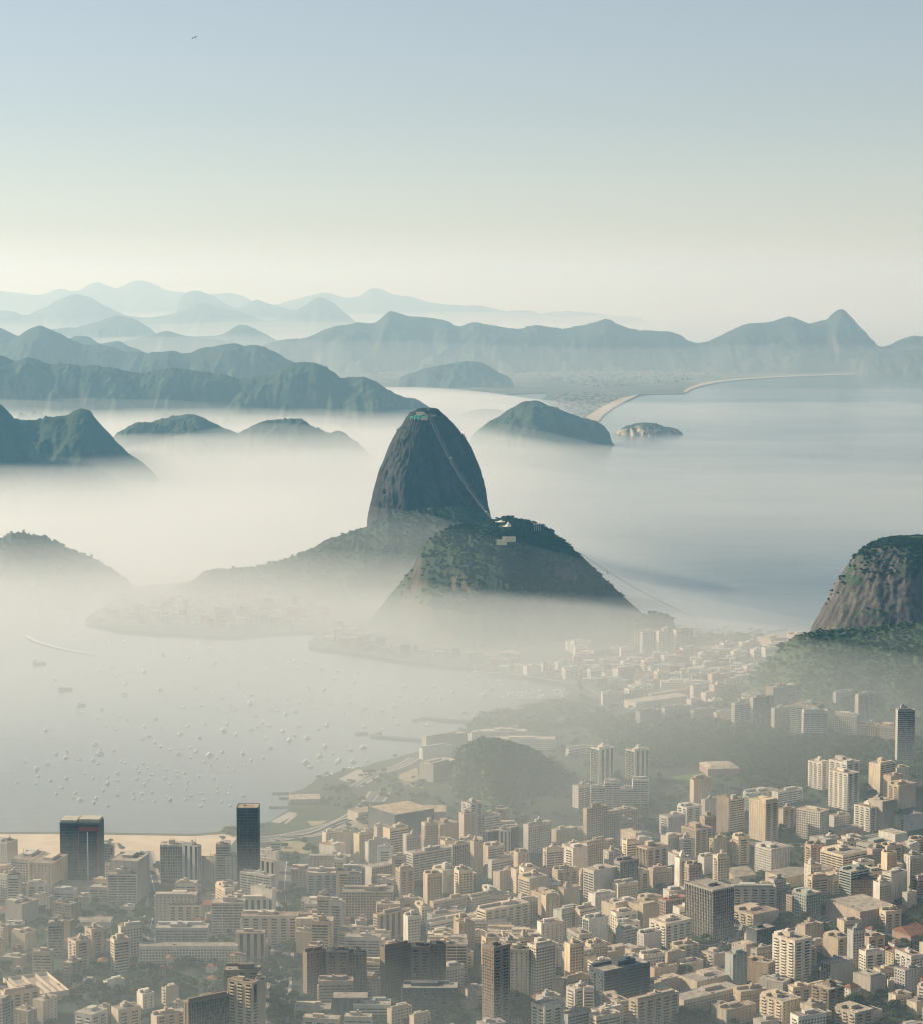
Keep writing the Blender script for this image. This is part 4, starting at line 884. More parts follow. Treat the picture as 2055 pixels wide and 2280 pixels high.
rows(T4, [(a[0], a[1], a[2], a[3], a[4], a[5], a[6], dict(QG, **(a[7] if len(a) > 7 else {}))) for a in [
 (709, 771, 545, 628, 'P', 'vxxx', .1), (773, 838, 540, 632, 'W', 'gxxx', .1, {'nick': 'middle of three pale towers at the foot of the wooded rock'}), (838, 920, 537, 632, 'W', 'gxxx', .12), (890, 945, 590, 630, 'P', 'pxxx', .1),
 (165, 236, 630, 662, 'W', 'kxxx', .3), (245, 316, 680, 712, 'W', 'pxxx', .2), (315, 380, 672, 702, 'W', 'kxxx', .2), (375, 440, 662, 705, 'P', 'pxxx', .1), (450, 520, 628, 672, 'P', 'pxxx', 0), (515, 600, 618, 668, 'P', 'gxxx', .1), (600, 692, 690, 752, 'P', 'gxxx', .2), (628, 688, 660, 700, 'W', 'pxxx', .2),
 (740, 812, 682, 712, 'W', 'pxxx', .1), (785, 840, 635, 662, 'W', 'xxxx', .3), (835, 885, 640, 665, 'C', 'pxxx', .1), (680, 742, 718, 750, 'W', 'gxxx', .2), (555, 620, 705, 740, 'P', 'pxxx', .2), (585, 650, 735, 770, 'P', 'pxxx', 0),
 (835, 936, 740, 772, 'W', 'gxxx', .05), (930, 1032, 742, 775, 'W', 'gxxx', .05), (1035, 1112, 735, 765, 'W', 'gxxx', .1), (670, 912, 822, 850, 'C', 'gxxx', .08, {'dep': 30, 'top': 0, 'nick': 'long cream palace with a courtyard'}), (735, 952, 788, 806, 'C', 'gxxx', .06, {'top': 0, 'dep': 12}),
 (690, 792, 858, 905, 'G', 'xxxx', .15), (790, 912, 845, 898, 'P', 'gxxx', .1), (905, 1008, 855, 895, 'P', 'gxxx', .1), (1000, 1072, 862, 895, 'C', 'pxxx', .1), (950, 1040, 670, 700, 'G', 'pxxx', .1), (1010, 1120, 715, 740, 'B', 'pxxx', .1), (1110, 1190, 680, 708, 'P', 'pxxx', .2), (890, 960, 700, 725, 'W', 'pxxx', .1), (915, 1000, 655, 690, 'P', 'pxxx', .1),
 (1070, 1142, 825, 915, 'P', 'bgxx', .1), (1140, 1240, 802, 915, 'P', 'vxxx', .1), (1205, 1328, 762, 840, 'N', 'bxxx', .2, {'nick': 'curved brown block with red roof edges by the rock'}), (1226, 1308, 845, 930, 'P', 'gxxx', .1), (1305, 1442, 838, 945, 'E', 'bxgx', -.35), (1392, 1486, 855, 955, 'P', 'bkxx', .05), (1478, 1576, 872, 965, 'P', 'gxgx', -.2),
 (1468, 1556, 782, 858, 'G', 'gxxx', .1), (1556, 1636, 792, 898, 'P', 'vxxx', .1), (1568, 1656, 912, 970, 'C', 'gxgx', -.3), (1652, 1742, 918, 980, 'C', 'gxgx', -.3), (1748, 1814, 852, 1065, 'G', 'bxxx', .05, {'nick': 'slim grey banded tower against the wooded slope'}),
 (160, 332, 935, 985, 'W', 'gxxx', .05, {'nick': 'long white institute with many windows beside the green hill'}), (240, 476, 965, 1008, 'W', 'gxxx', .05), (415, 520, 1005, 1035, 'W', 'bxxx', .1), (30, 160, 945, 985, 'P', 'pxxx', .1), (1175, 1292, 572, 605, 'T', 'gxxx', .4), (1285, 1372, 556, 592, 'T', 'gxxx', .3), (1015, 1186, 612, 642, 'C', 'bxxx', .05, {'top': 0}), (1050, 1120, 640, 665, 'P', 'pxxx', 0)]])
rows(T9, [(1220, 1522, 525, 665, 'G', 'gxxx', .37, {'th': 50, 'nick': 'square shaded hall block by the bay shore'}), (1218, 1480, 395, 480, 'P', 'xxxx', .1), (1240, 1580, 305, 440, 'G', 'gxxx', .1), (985, 1330, 930, 1120, 'D', 'dxxx', .1, {'top': 0, 'dep': 60, 'roofcol': (.44, .35, .25), 'nick': 'dark glass mall with long tan roof decks'}),
 (1310, 1530, 905, 1010, 'G', 'xxxx', .05, {'top': 0, 'dep': 40, 'roofcol': (.44, .35, .25)}), (700, 940, 915, 990, 'B', 'bxxx', .1, {'top': 0, 'dep': 25}), (430, 540, 1075, 1180, 'C', 'gxxx', .3), (0, 90, 1145, 1240, 'P', 'bxxx', 0)])

# dark red-framed tower, slim dark tower
def special_red():
    x0, x1 = 357, 583
    X, Y = at(*T5((x0 + x1) / 2, 825), GZ); _, zt = atY(*T5(460, 478), Y); h = zt - GZ; w_ = (x1 - x0) / 2.6 * math.hypot(Y, CAM_H) / F_PX; d = 24
    t = building(X, Y + d / 2, w_, d, h, rad(-4), 'D', 'ddxx', 'office_tower', 'office tower', 901, 0, (.40, .37, .30), 0, 'black glass tower with a red frame and a white vertical strip', group=None)
    red = flat_mat('red_cladding', (0.26, 0.06, 0.06), 0.5, 0.4, 0.12, 0.2); wh = flat_mat('white_cladding', (.7, .7, .68), .6, .4, .08, .2)
    a = -w_ / 2 + w_ * .46; b = w_ / 2 - .6
    link('red_frame', boxes_mesh('red_frame', [(a, a + .9, -d / 2 - 1.0, -d / 2 - .1, 12, h - 4), (b - 1.6, b, -d / 2 - 1.0, -d / 2 - .1, 12, h - 4), (a + 1.6, b - 1.6, -d / 2 - .98, -d / 2 - .1, h - 8.5, h - 4.02)], red), t)
    m = a + (b - a) * .46
    link('white_strip', boxes_mesh('white_strip', [(m - .6, m + .6, -d / 2 - 1.25, -d / 2 - .1, 3, h - 10)], wh), t)
    o = link('roof_storey', boxes_mesh('roof_storey', [(-w_ / 2 + .5, a - 2, -d / 2 + .6, d / 2 - .6, h + .1, h + 3.4), (a, w_ / 2 - .6, -d / 2 + 3, d / 2 - .6, h + .1, h + 4.2)], M_WALL), t); o.color = (.55, .50, .40, 1)
special_red()
put(T5, 1377, 1498, 390, 895, 'D', 'ddxx', 0, dep=22, name='office_tower', cat='office tower', nick='slim black glass tower rising above the beach', top=0, roofcol=(.42, .34, .24), group=None)

# low halls: gym with a tent roof, sheds
def hall(tr, xl, xr, yt, yb, d, col, roof, label, name='hall', kind='gable', theta=0.0, rh=4.0):
    X, Y = at(*tr((xl + xr) / 2, yb), GZ); _, zt = atY(*tr((xl + xr) / 2, yt), Y); h = max(4, zt - GZ)
    w_ = (tr(xr, 0)[0] - tr(xl, 0)[0]) * math.hypot(Y, CAM_H) / F_PX
    t = bpy.data.objects.new(name, None); COL.objects.link(t); rx, ry = rot(0, -d / 2, theta)
    t.location = (X - rx, Y - ry, GZ); t.rotation_euler = (0, 0, theta); t['label'] = label; t['category'] = name.replace('_', ' ')
    o = link('wall', boxes_mesh('wall', [(-w_ / 2, w_ / 2, -d / 2, d / 2, -.3, h)] + [(-w_ / 2 + i * w_ / 9 - .25, -w_ / 2 + i * w_ / 9 + .25, -d / 2 - .4, -d / 2 + .1, 0, h - .3) for i in range(10)], M_WALL), t); o.color = (*PAL[col], 1)
    e = .8
    if kind == 'gable':
        v = [(-w_ / 2 - e, -d / 2 - e, h), (w_ / 2 + e, -d / 2 - e, h), (w_ / 2 + e, d / 2 + e, h), (-w_ / 2 - e, d / 2 + e, h), (-w_ / 2 - e, 0, h + rh), (w_ / 2 + e, 0, h + rh)]
        f = [(0, 1, 5, 4), (2, 3, 4, 5), (0, 3, 2, 1)]; tr3 = [(0, 4, 3), (1, 2, 5)]
    else:
        k = .35
        v = [(-w_ / 2 - e, -d / 2 - e, h), (w_ / 2 + e, -d / 2 - e, h), (w_ / 2 + e, d / 2 + e, h), (-w_ / 2 - e, d / 2 + e, h), (-w_ * k, -d * k, h + rh), (w_ * k, -d * k, h + rh), (w_ * k, d * k, h + rh), (-w_ * k, d * k, h + rh)]
        f = [(0, 1, 5, 4), (1, 2, 6, 5), (2, 3, 7, 6), (3, 0, 4, 7), (4, 5, 6, 7), (0, 3, 2, 1)]; tr3 = None
    o = link('roof', mk_mesh('roof', v, f, roof, tris=tr3), t); o.color = (.50, .42, .32, 1)
    FOOT.append((t.location.x, t.location.y, w_, d, theta))
hall(T7, 662, 836, 150, 190, 46, 'R', M_ROOF, 'brick-red sports hall with a pale sloping roof beside the sports field', 'sports_hall', 'hip', rad(10), 3)
hall(T7, 800, 930, 725, 760, 40, 'B', M_ROOF, 'low gabled shed with a broad tan roof behind the grey finned tower', 'shed', 'gable', rad(25), 6)
hall(T7, 725, 890, 790, 850, 34, 'B', M_ROOF, 'gabled hall with a striped pale roof next to the grey finned tower', 'shed', 'gable', rad(30), 6)
hall(T7, 1740, 1860, 1040, 1080, 30, 'R', M_TILE, 'red-roofed hall among trees at the edge of town', 'shed', 'gable', rad(30), 7)
hall(T4, 1010, 1080, 605, 622, 25, 'W', M_ROOF, 'low white hall beside the beach below the rock', 'shed', 'gable', 0, 4)
hall(T9, 170, 410, 800, 838, 26, 'G', M_ROOF, 'grey boat shed on the quay by the moored yachts', 'boat_shed', 'gable', rad(6), 4)

# flat complex with roof trusses in the leafy corner
def complex_roof():
    c = [at(*T5(*p), GZ + 9) for p in ((95, 1500), (355, 1462), (320, 1335), (62, 1335))]
    X = sum(p[0] for p in c) / 4; Y = sum(p[1] for p in c) / 4
    w_ = math.dist(c[0], c[1]); d = min(70, (math.dist(c[1], c[2]) + math.dist(c[0], c[3])) / 2); th = math.atan2(c[1][1] - c[0][1], c[1][0] - c[0][0])
    t = bpy.data.objects.new('warehouse', None); COL.objects.link(t); t.location = (X, Y, GZ); t.rotation_euler = (0, 0, th)
    t['label'] = 'low pale warehouse whose open roof shows rows of beams among the trees'; t['category'] = 'warehouse'
    o = link('wall', boxes_mesh('wall', [(-w_ / 2, w_ / 2, -d / 2, -d / 2 + .5, -.3, 9), (-w_ / 2, w_ / 2, d / 2 - .5, d / 2, -.3, 9), (-w_ / 2, -w_ / 2 + .5, -d / 2 + .5, d / 2 - .5, -.3, 9), (w_ / 2 - .5, w_ / 2, -d / 2 + .5, d / 2 - .5, -.3, 9)], M_WALL), t); o.color = (*PAL['C'], 1)
    o = link('roof', boxes_mesh('roof', [(-w_ / 2 + .5, w_ / 2 - .5, -d / 2 + .5, d / 2 - .5, 5.5, 6.2)], M_ROOF), t); o.color = (.36, .31, .26, 1)
    for k in range(6):
        u = -w_ / 2 + (k + .7) * w_ / 6.5
        o = link('beam', boxes_mesh('beam', [(u - .9, u + .9, -d / 2 + .5, d * (.1 if k % 2 else .45), 6.3, 9.2)], M_WALL), t); o.color = (*PAL['B'], 1)
    FOOT.append((X, Y, w_, d, th))
complex_roof()
# ------------------------------------------------------------------ houses filling the gaps, trees, forest
def overlaps(x, y, r, extra=0.0):
    return bool((np.hypot(FX - x, FY - y) < 1).any()) or bool(((np.abs((x - FX) * FC + (y - FY) * FS) < FW + r + extra) & (np.abs(-(x - FX) * FS + (y - FY) * FC) < FD + r + extra)).any())
def refresh():
    global FX, FY, FW, FD, FC, FS
    a = np.array(FOOT); FX, FY, FW, FD = a[:, 0], a[:, 1], a[:, 2] / 2, a[:, 3] / 2; FC, FS = np.cos(a[:, 4]), np.sin(a[:, 4])
refresh()
LAND = np.array([(p[0], p[1]) for p in land_pts])
def inside(poly, x, y):
    px, py = poly[:, 0], poly[:, 1]; qx, qy = np.roll(px, -1), np.roll(py, -1)
    c = ((py > y) != (qy > y)) & (x < (qx - px) * (y - py) / (qy - py + 1e-12) + px)
    return bool(c.sum() % 2)
def hgt(X, Y):
    """height of the hills at a ground point (max of the heightfields), or the flat ground"""
    z = GZ
    for key in ('hill25', 'hill26', 'hill27', 'hill28', 'hill29', 'hill30'):
        x, v, YY, ZZ = HEIGHTS[key]
        if X < x[0] or X > x[-1]: continue
        i = min(len(x) - 1, int((X - x[0]) / (x[1] - x[0])))
        col = YY[i]
        if Y < col[0] or Y > col[-1]: continue
        z = max(z, float(np.interp(Y, col, ZZ[i])))
    return z

def tree_mats():
    def one(name, d, l, w_):
        n = NT(name); p = n.pos(); oi = n.n('ObjectInfo')
        a = n.noise(p, 0.35, 4, 0.7); b = n.noise(p, 0.035, 3)
        c = n.ramp(a, [(0.3, d), (0.7, l)])
        c = n.mix(n.ramp(b, [(0.42, (0, 0, 0)), (0.66, (0.8, 0.8, 0.8))]), c, w_)
        return n.leaf(c)
    return [one('broadleaf_foliage', (0.030, 0.056, 0.028), (0.080, 0.112, 0.044), (0.095, 0.105, 0.046)), one('dark_foliage', (0.020, 0.040, 0.026), (0.050, 0.076, 0.038), (0.045, 0.070, 0.036))]
M_LEAF, M_LEAF2 = tree_mats()
M_BARK = flat_mat('tree_bark', (0.14, 0.11, 0.085), 0.9, 0.1, 0.25, 1.5)

def leaf_cloud(rng, lobes, n, size):
    """leaf-clump faces spread over and inside a set of lobes (x, y, z, rx, rz)"""
    P, N = [], []
    lobes = np.array(lobes)
    w_ = lobes[:, 3] ** 2; k = rng.choice(len(lobes), n, p=w_ / w_.sum())
    d = rng.normal(size=(n, 3)); d /= np.linalg.norm(d, axis=1)[:, None]
    low = d[:, 2] < -0.35; d[low, 2] *= -1
    r = 1 - 0.35 * rng.random(n) ** 2.0
    c = lobes[k, :3] + d * r[:, None] * np.stack([lobes[k, 3], lobes[k, 3], lobes[k, 4]], 1)
    nn = d + rng.normal(size=(n, 3)) * 0.55; nn /= np.linalg.norm(nn, axis=1)[:, None]
    t = np.cross(nn, rng.normal(size=(n, 3))); t /= np.linalg.norm(t, axis=1)[:, None]
    b = np.cross(nn, t)
    s = size * (0.6 + 0.8 * rng.random(n))[:, None]
    V = np.stack([c - t * s - b * s * .7, c + t * s * 1.05 - b * s * .6, c + t * s * .9 + b * s * .75 + nn * s * .2, c - t * s * .95 + b * s * .65], 1)
    return V.reshape(-1, 3), np.arange(n * 4).reshape(n, 4)
def blob(rng, lobe, seg=7, rings=5):
    """a closed rough core inside a lobe, so that the crown is not see-through everywhere"""
    x, y, z, rx, rz = lobe; V = []
    for i in range(rings + 1):
        ph = math.pi * i / rings
        for j in range(seg):
            th = 2 * math.pi * j / seg; k = .74 * (0.85 + 0.3 * rng.random())
            V.append((x + rx * k * math.sin(ph) * math.cos(th), y + rx * k * math.sin(ph) * math.sin(th), z + rz * k * math.cos(ph)))
    F = [(i * seg + j, (i + 1) * seg + j, (i + 1) * seg + (j + 1) % seg, i * seg + (j + 1) % seg) for i in range(rings) for j in range(seg)]
    return np.array(V), np.array(F)
def tree_parts(seed, n=420, size=0.62, spread=1.0):
    rng = np.random.default_rng(seed); R = 4.6 * spread; H = rng.uniform(7.5, 10.5)
    nl = rng.integers(5, 9); lobes = [(0, 0, H * .70, R * .72, H * .24)]
    for i in range(nl):
        a = 2 * math.pi * (i + rng.random() * .7) / nl; q = R * rng.uniform(.45, .78)
        lobes.append((q * math.cos(a), q * math.sin(a), H * rng.uniform(.52, .84), R * rng.uniform(.34, .52), H * rng.uniform(.13, .22)))
    V, F = leaf_cloud(rng, lobes, n, size); off = len(V); VV = [V]; FF = [F]
    for lb in lobes:
        v, f = blob(rng, lb); VV.append(v); FF.append(f + off); off += len(v)
    crown = (np.vstack(VV), np.vstack(FF))
    tv, tf = [], []
    def limb(a, b, r0, r1, k=6):
        a, b = np.array(a, float), np.array(b, float); dd = b - a; dd /= np.linalg.norm(dd)
        u = np.cross(dd, (0.3, 1, 0.2)); u /= np.linalg.norm(u); w_ = np.cross(dd, u); o = len(tv)
        for p, r in ((a, r0), (b, r1)):
            for j in range(k):
                t = 2 * math.pi * j / k; tv.append(p + r * (u * math.cos(t) + w_ * math.sin(t)))
        for j in range(k): tf.append((o + j, o + (j + 1) % k, o + k + (j + 1) % k, o + k + j))
    limb((0, 0, -1.5), (0.1, 0, H * .34), .36, .27)
    for lb in lobes[1:5]: limb((0.1, 0, H * .32), (lb[0] * .7, lb[1] * .7, lb[2]), .2, .07, 5)
    return crown, (np.array(tv), np.array(tf))
TREE_T = [tree_parts(s, 460, 0.60, sp) for s, sp in ((1, 1.0), (2, 1.15), (3, .85), (4, 1.05), (5, 1.3))]
TREE_ME = [(mk_mesh('crown', c[0], c[1], M_LEAF if i % 2 == 0 else M_LEAF2), mk_mesh('trunk', t[0], t[1], M_BARK)) for i, (c, t) in enumerate(TREE_T)]
LOW_T = [tree_parts(s + 20, 120, 0.95, sp)[0] for s, sp in ((1, 1.0), (2, 1.2), (3, .9), (4, 1.1))]
LOW_BLOB = [(c[0], c[1]) for c in LOW_T]
TREES = []
def tree(x, y, z, s, rng, group='trees standing between the city blocks'):
    i = rng.randrange(len(TREE_ME)); c, t = TREE_ME[i]
    o = bpy.data.objects.new('broadleaf_tree', None); COL.objects.link(o)
    o.location = (x, y, z); o.rotation_euler = (0, 0, rng.uniform(0, 6.28)); o.scale = (s, s, s * rng.uniform(.85, 1.15))
    o['category'] = 'tree'; o['group'] = group
    link('crown', c, o); link('trunk', t, o)
    FOOT.append((x, y, 3.2 * s, 3.2 * s, 0))
    px, py = proj(x, y, z + 6 * s)
    TREES.append(dict(o=o, px=px, py=py, adj='dark green' if i % 2 else 'green', sty=('broad-crowned', 'round-crowned', 'narrow-crowned')[0 if i in (1, 4) else (2 if i == 2 else 1)], kind='tree', nick=None))
M_LEAF3 = foliage_mat('brightened_canopy', (0.042, 0.068, 0.034), (0.105, 0.140, 0.056), (0.11, 0.12, 0.06), 0.03, 0.3, True)  # lighter leaf copy, brightness put into the colour where crowns fall in shade
def forest(name, pts, mat, label, seed=0, sc=(.8, 1.5), sink=2.2):
    """one mass of trees nobody could count: positions (x, y, z)"""
    rng = np.random.default_rng(seed); VV, FF = [], []; off = 0
    for (x, y, z) in pts:
        v, f = LOW_BLOB[rng.integers(len(LOW_BLOB))]; s = rng.uniform(*sc); a = rng.uniform(0, 6.28); c, sn = math.cos(a), math.sin(a)
        V = np.empty_like(v); V[:, 0] = x + s * (v[:, 0] * c - v[:, 1] * sn); V[:, 1] = y + s * (v[:, 0] * sn + v[:, 1] * c); V[:, 2] = z + s * v[:, 2] - sink * s
        VV.append(V); FF.append(f + off); off += len(V)
    link(name, mk_mesh(name, np.vstack(VV), np.vstack(FF), mat), kind='stuff', label=label)

# houses: low blocks with clay or flat roofs in the gaps between the blocks
HOUSES = []
def house(x, y, w_, d, h, yaw, rng):
    t = bpy.data.objects.new('house', None); COL.objects.link(t); t.location = (x, y, GZ); t.rotation_euler = (0, 0, yaw)
    t['category'] = 'house'; t['group'] = 'low houses between the apartment blocks'
    ck = rng.choice('WCBCBPTKN'); kk = rng.uniform(.85, 1.1); c = [v * kk for v in PAL[ck]]
    W = [(-w_ / 2, w_ / 2, -d / 2, d / 2, -.4, h)]
    o = link('wall', boxes_mesh('wall', W, M_WALL), t); o.color = (*c, 1)
    wn = []
    for f in range(int(h / 3) if len(HOUSES) < 70 else 0):
        for i in range(max(1, int(w_ / 3.2))):
            u = -w_ / 2 + (i + .5) * w_ / max(1, int(w_ / 3.2)); wn.append((u - .6, u + .6, -d / 2 - .06, -d / 2 + .02, f * 3 + 1.0, f * 3 + 2.3))
        for i in range(max(1, int(d / 3.6))):
            u = -d / 2 + (i + .5) * d / max(1, int(d / 3.6)); wn.append((-w_ / 2 - .06, -w_ / 2 + .02, u - .6, u + .6, f * 3 + 1.0, f * 3 + 2.3))
    for q in wn:
        k = link('window', unit_box(M_GLZ), t); k.location = ((q[0] + q[1]) / 2, (q[2] + q[3]) / 2, (q[4] + q[5]) / 2); k.scale = (q[1] - q[0], q[3] - q[2], q[5] - q[4])
    if h < 10 and rng.random() < .6:
        e = .6; rh = min(w_, d) * rng.uniform(.22, .34)
        k = max(0, w_ / 2 - d / 2 * .8) if w_ > d else 0; l = max(0, d / 2 - w_ / 2 * .8) if d >= w_ else 0
        v = [(-w_ / 2 - e, -d / 2 - e, h), (w_ / 2 + e, -d / 2 - e, h), (w_ / 2 + e, d / 2 + e, h), (-w_ / 2 - e, d / 2 + e, h), (-k, -l, h + rh), (k + .05, -l, h + rh), (k + .05, l + .05, h + rh), (-k, l + .05, h + rh)]
        link('roof', mk_mesh('roof', v, [(0, 1, 5, 4), (1, 2, 6, 5), (2, 3, 7, 6), (3, 0, 4, 7), (4, 5, 6, 7), (0, 3, 2, 1)], M_TILE), t); st = 'clay-roofed'
    else:
        R = [(-w_ / 2 - .1, w_ / 2 + .1, -d / 2 - .1, -d / 2 + .2, h - .1, h + .8), (-w_ / 2 - .1, w_ / 2 + .1, d / 2 - .2, d / 2 + .1, h - .1, h + .8), (-w_ / 2 - .1, -w_ / 2 + .2, -d / 2 + .2, d / 2 - .2, h - .1, h + .8), (w_ / 2 - .2, w_ / 2 + .1, -d / 2 + .2, d / 2 - .2, h - .1, h + .8),
             (-w_ / 2 + .2, w_ / 2 - .2, -d / 2 + .2, d / 2 - .2, h - .1, h + .1), (-w_ * .1, w_ * .25, -d * .1, d * .3, h + .1, h + 2.5)]
        o = link('roof', boxes_mesh('roof', R, M_ROOF), t); o.color = (*rng.choice([(.42, .36, .30), (.34, .29, .25), (.5, .45, .38), (.30, .20, .15)]), 1); st = 'flat-roofed'
    FOOT.append((x, y, w_, d, yaw)); px, py = proj(x, y, GZ + h)
    HOUSES.append(dict(o=t, px=px, py=py, adj=CNAME[ck], sty=st, kind='house', nick=None))

ZONES = [  # leafy places: (tile, x0, y0, x1, y1, count)
 (T5, 850, 690, 925, 1060, 16), (T5, 460, 930, 730, 1035, 16), (T5, 330, 1080, 500, 1150, 10), (T5, 500, 1300, 1300, 1500, 40), (T5, 360, 1430, 780, 1560, 18), (T5, 1575, 900, 1740, 1638, 46), (T5, -30, 1340, 60, 1500, 6),
 (T5, 800, 1250, 1370, 1300, 14), (T5, 1530, 1330, 1700, 1638, 14), (T5, 1070, 820, 1260, 890, 8), (T5, 1630, 650, 1730, 730, 6), (T5, 1290, 455, 1370, 560, 7), (T5, 610, 590, 720, 640, 5), (T5, 770, 1040, 880, 1240, 10), (T5, 200, 950, 300, 1100, 6),
 (T6, -10, 850, 40, 1100, 8), (T6, 40, 560, 150, 650, 6), (T6, 720, 830, 800, 970, 8), (T6, 1380, 690, 1570, 860, 10), (T6, 1100, 830, 1200, 880, 4), (T6, 1500, 1000, 1680, 1190, 9), (T6, 1255, 1480, 1390, 1650, 12), (T6, 780, 1590, 1100, 1660, 12), (T6, 0, 1580, 260, 1650, 10), (T6, 930, 930, 1080, 1010, 3),
 (T6, 170, 180, 560, 400, 40), (T6, 430, 180, 800, 330, 22), (T6, 900, 290, 1330, 480, 26), (T7, 190, 290, 340, 490, 12), (T7, 350, 250, 560, 350, 10), (T7, 830, 195, 1210, 265, 12), (T7, 1490, 240, 1560, 310, 5), (T7, 760, 500, 880, 590, 6), (T7, 1200, 530, 1370, 600, 6),
 (T7, 1200, 870, 1370, 960, 9), (T7, 1040, 960, 1190, 1010, 8), (T7, 1480, 1080, 1830, 1190, 22), (T7, 1690, 900, 1830, 1020, 10), (T7, 500, 1220, 630, 1300, 6), (T7, 1400, 1390, 1720, 1530, 20), (T7, 1250, 980, 1350, 1050, 5), (T7, 610, 1120, 770, 1210, 6), (T7, 510, 1470, 730, 1530, 9), (T7, 1130, 1080, 1180, 1300, 3)]
rng = random.Random(5)
cand = []
for tr, x0, y0, x1, y1, n in ZONES:
    k = 0
    for _ in range(n * 6):
        if k >= n: break
        px, py = tr(rng.uniform(x0, x1), rng.uniform(y0, y1)); X, Y = at(px, py, GZ)
        if not inside(LAND, X, Y) or overlaps(X, Y, 2.0) or hgt(X, Y) > GZ + 3: continue
        cand.append((X, Y)); FOOT.append((X, Y, 5, 5, 0)); refresh(); k += 1
cand.sort(key=lambda p: math.hypot(*p))
for (X, Y) in cand[:300]: tree(X, Y, GZ, rng.uniform(.75, 1.35), rng)
more_trees = [(X, Y, GZ) for X, Y in cand[300:]]
refresh()
# houses first take what room is left near the camera
ROADPTS = []
for o in [o for o in COL.objects if o.name.startswith('road') and 'marking' not in o.name]:
    ROADPTS += [(v.co.x, v.co.y) for v in o.data.vertices]
ROADPTS = np.array(ROADPTS)
def on_road(x, y, r): return bool((np.hypot(ROADPTS[:, 0] - x, ROADPTS[:, 1] - y) < r).any())
OPEN = [np.array([at(*tr(*p), GZ) for p in pts]) for tr, pts in ((T9, [(-20, 1000), (560, 520), (1230, 430), (1260, 720), (900, 900), (420, 1060), (60, 1130)]), (T7, [(440, 170), (700, 160), (980, 200), (860, 250), (560, 245)]), (D, [(-420, 1640), (640, 1640), (640, 1712), (-420, 1720)]))]
n_infill = 0  # apartment blocks added to fill the gaps, some of them slender high-rises
for _ in range(9000):
    if n_infill >= 245: break
    t = min(1, _ / 5000) * .45 + rng.random() * .55; py = 2330 - (2330 - 1660) * t; px = rng.uniform(-160, 2300)
    X, Y = at(px, py, GZ); w_, d = rng.uniform(18, 36), rng.uniform(10, 14)
    if py > 2030 and px < 690 and rng.random() < .88: continue
    if not inside(LAND, X, Y) or any(inside(q, X, Y) for q in OPEN) or on_road(X, Y, 15) or hgt(X, Y) > GZ + 2 or overlaps(X, Y, max(w_, d) * .52): continue
    yw = rad(rng.choice((24, 26, 28))) + rng.uniform(-.04, .04) if px > 900 else rad(rng.choice((-10, -4, 4, 30)))
    if rng.random() < .22: w_, d = d, w_
    hh = rng.choice([12.6, 15.6, 18.6, 18.8, 21.6, 24.6, 27.6])
    if rng.random() < .22 and py < 2200: w_, d, hh = rng.uniform(13, 18), rng.uniform(10, 13), rng.choice([33.6, 36.6, 39.6, 42.6])
    building(X, Y, w_, d, hh, yw, rng.choice('WWCCCBBBPPGK'), rng.choice(SCODES), 'infill_apartment_block', 'walk-up block', 3000 + n_infill, group='walk-up blocks filling the streets')
    THINGS[-1]['kind'] = 'walk-up block'; n_infill += 1; refresh()
for _ in range(900):
    if n_infill >= 285: break
    px, py = T4(rng.uniform(430, 1300), rng.uniform(610, 840)); X, Y = at(px, py, GZ); w_, d = rng.uniform(18, 42), rng.uniform(11, 15)
    if not inside(LAND, X, Y) or on_road(X, Y, 12) or hgt(X, Y) > GZ + 2 or overlaps(X, Y, w_ * .5): continue
    building(X, Y, w_, d, rng.choice([9.6, 12.6, 15.6, 18.6, 21.6]), rad(rng.choice((8, 20, 28))), rng.choice('WWCCPPB'), rng.choice(SCODES), 'infill_apartment_block', 'walk-up block', 3000 + n_infill, group='walk-up blocks filling the streets')
    THINGS[-1]['kind'] = 'walk-up block'; n_infill += 1; refresh()
for _ in range(6000):
    if len(HOUSES) >= 180: break
    t = min(1, _ / 3000) * .5 + rng.random() * .5; py = 2350 - (2350 - 1700) * t; px = rng.uniform(-60, 2120)
    X, Y = at(px, py, GZ)
    if px < 690 and rng.random() < .5: continue
    big = rng.random() < .3; w_, d = (rng.uniform(12, 26), rng.uniform(11, 18)) if big else (rng.uniform(8, 14), rng.uniform(8, 13))
    if not inside(LAND, X, Y) or any(inside(q, X, Y) for q in OPEN) or on_road(X, Y, 13) or hgt(X, Y) > GZ + 2: continue
    if overlaps(X, Y, max(w_, d) * .55): continue
    house(X, Y, w_, d, rng.choice([9.4, 12.5, 12.6, 15.5, 15.6, 18.5]) if big else rng.choice([3.6, 6.4, 6.6, 9.4]), rad(36 if px > 900 else rng.choice((0, 6, -12))) + rng.uniform(-.06, .06), rng); refresh()
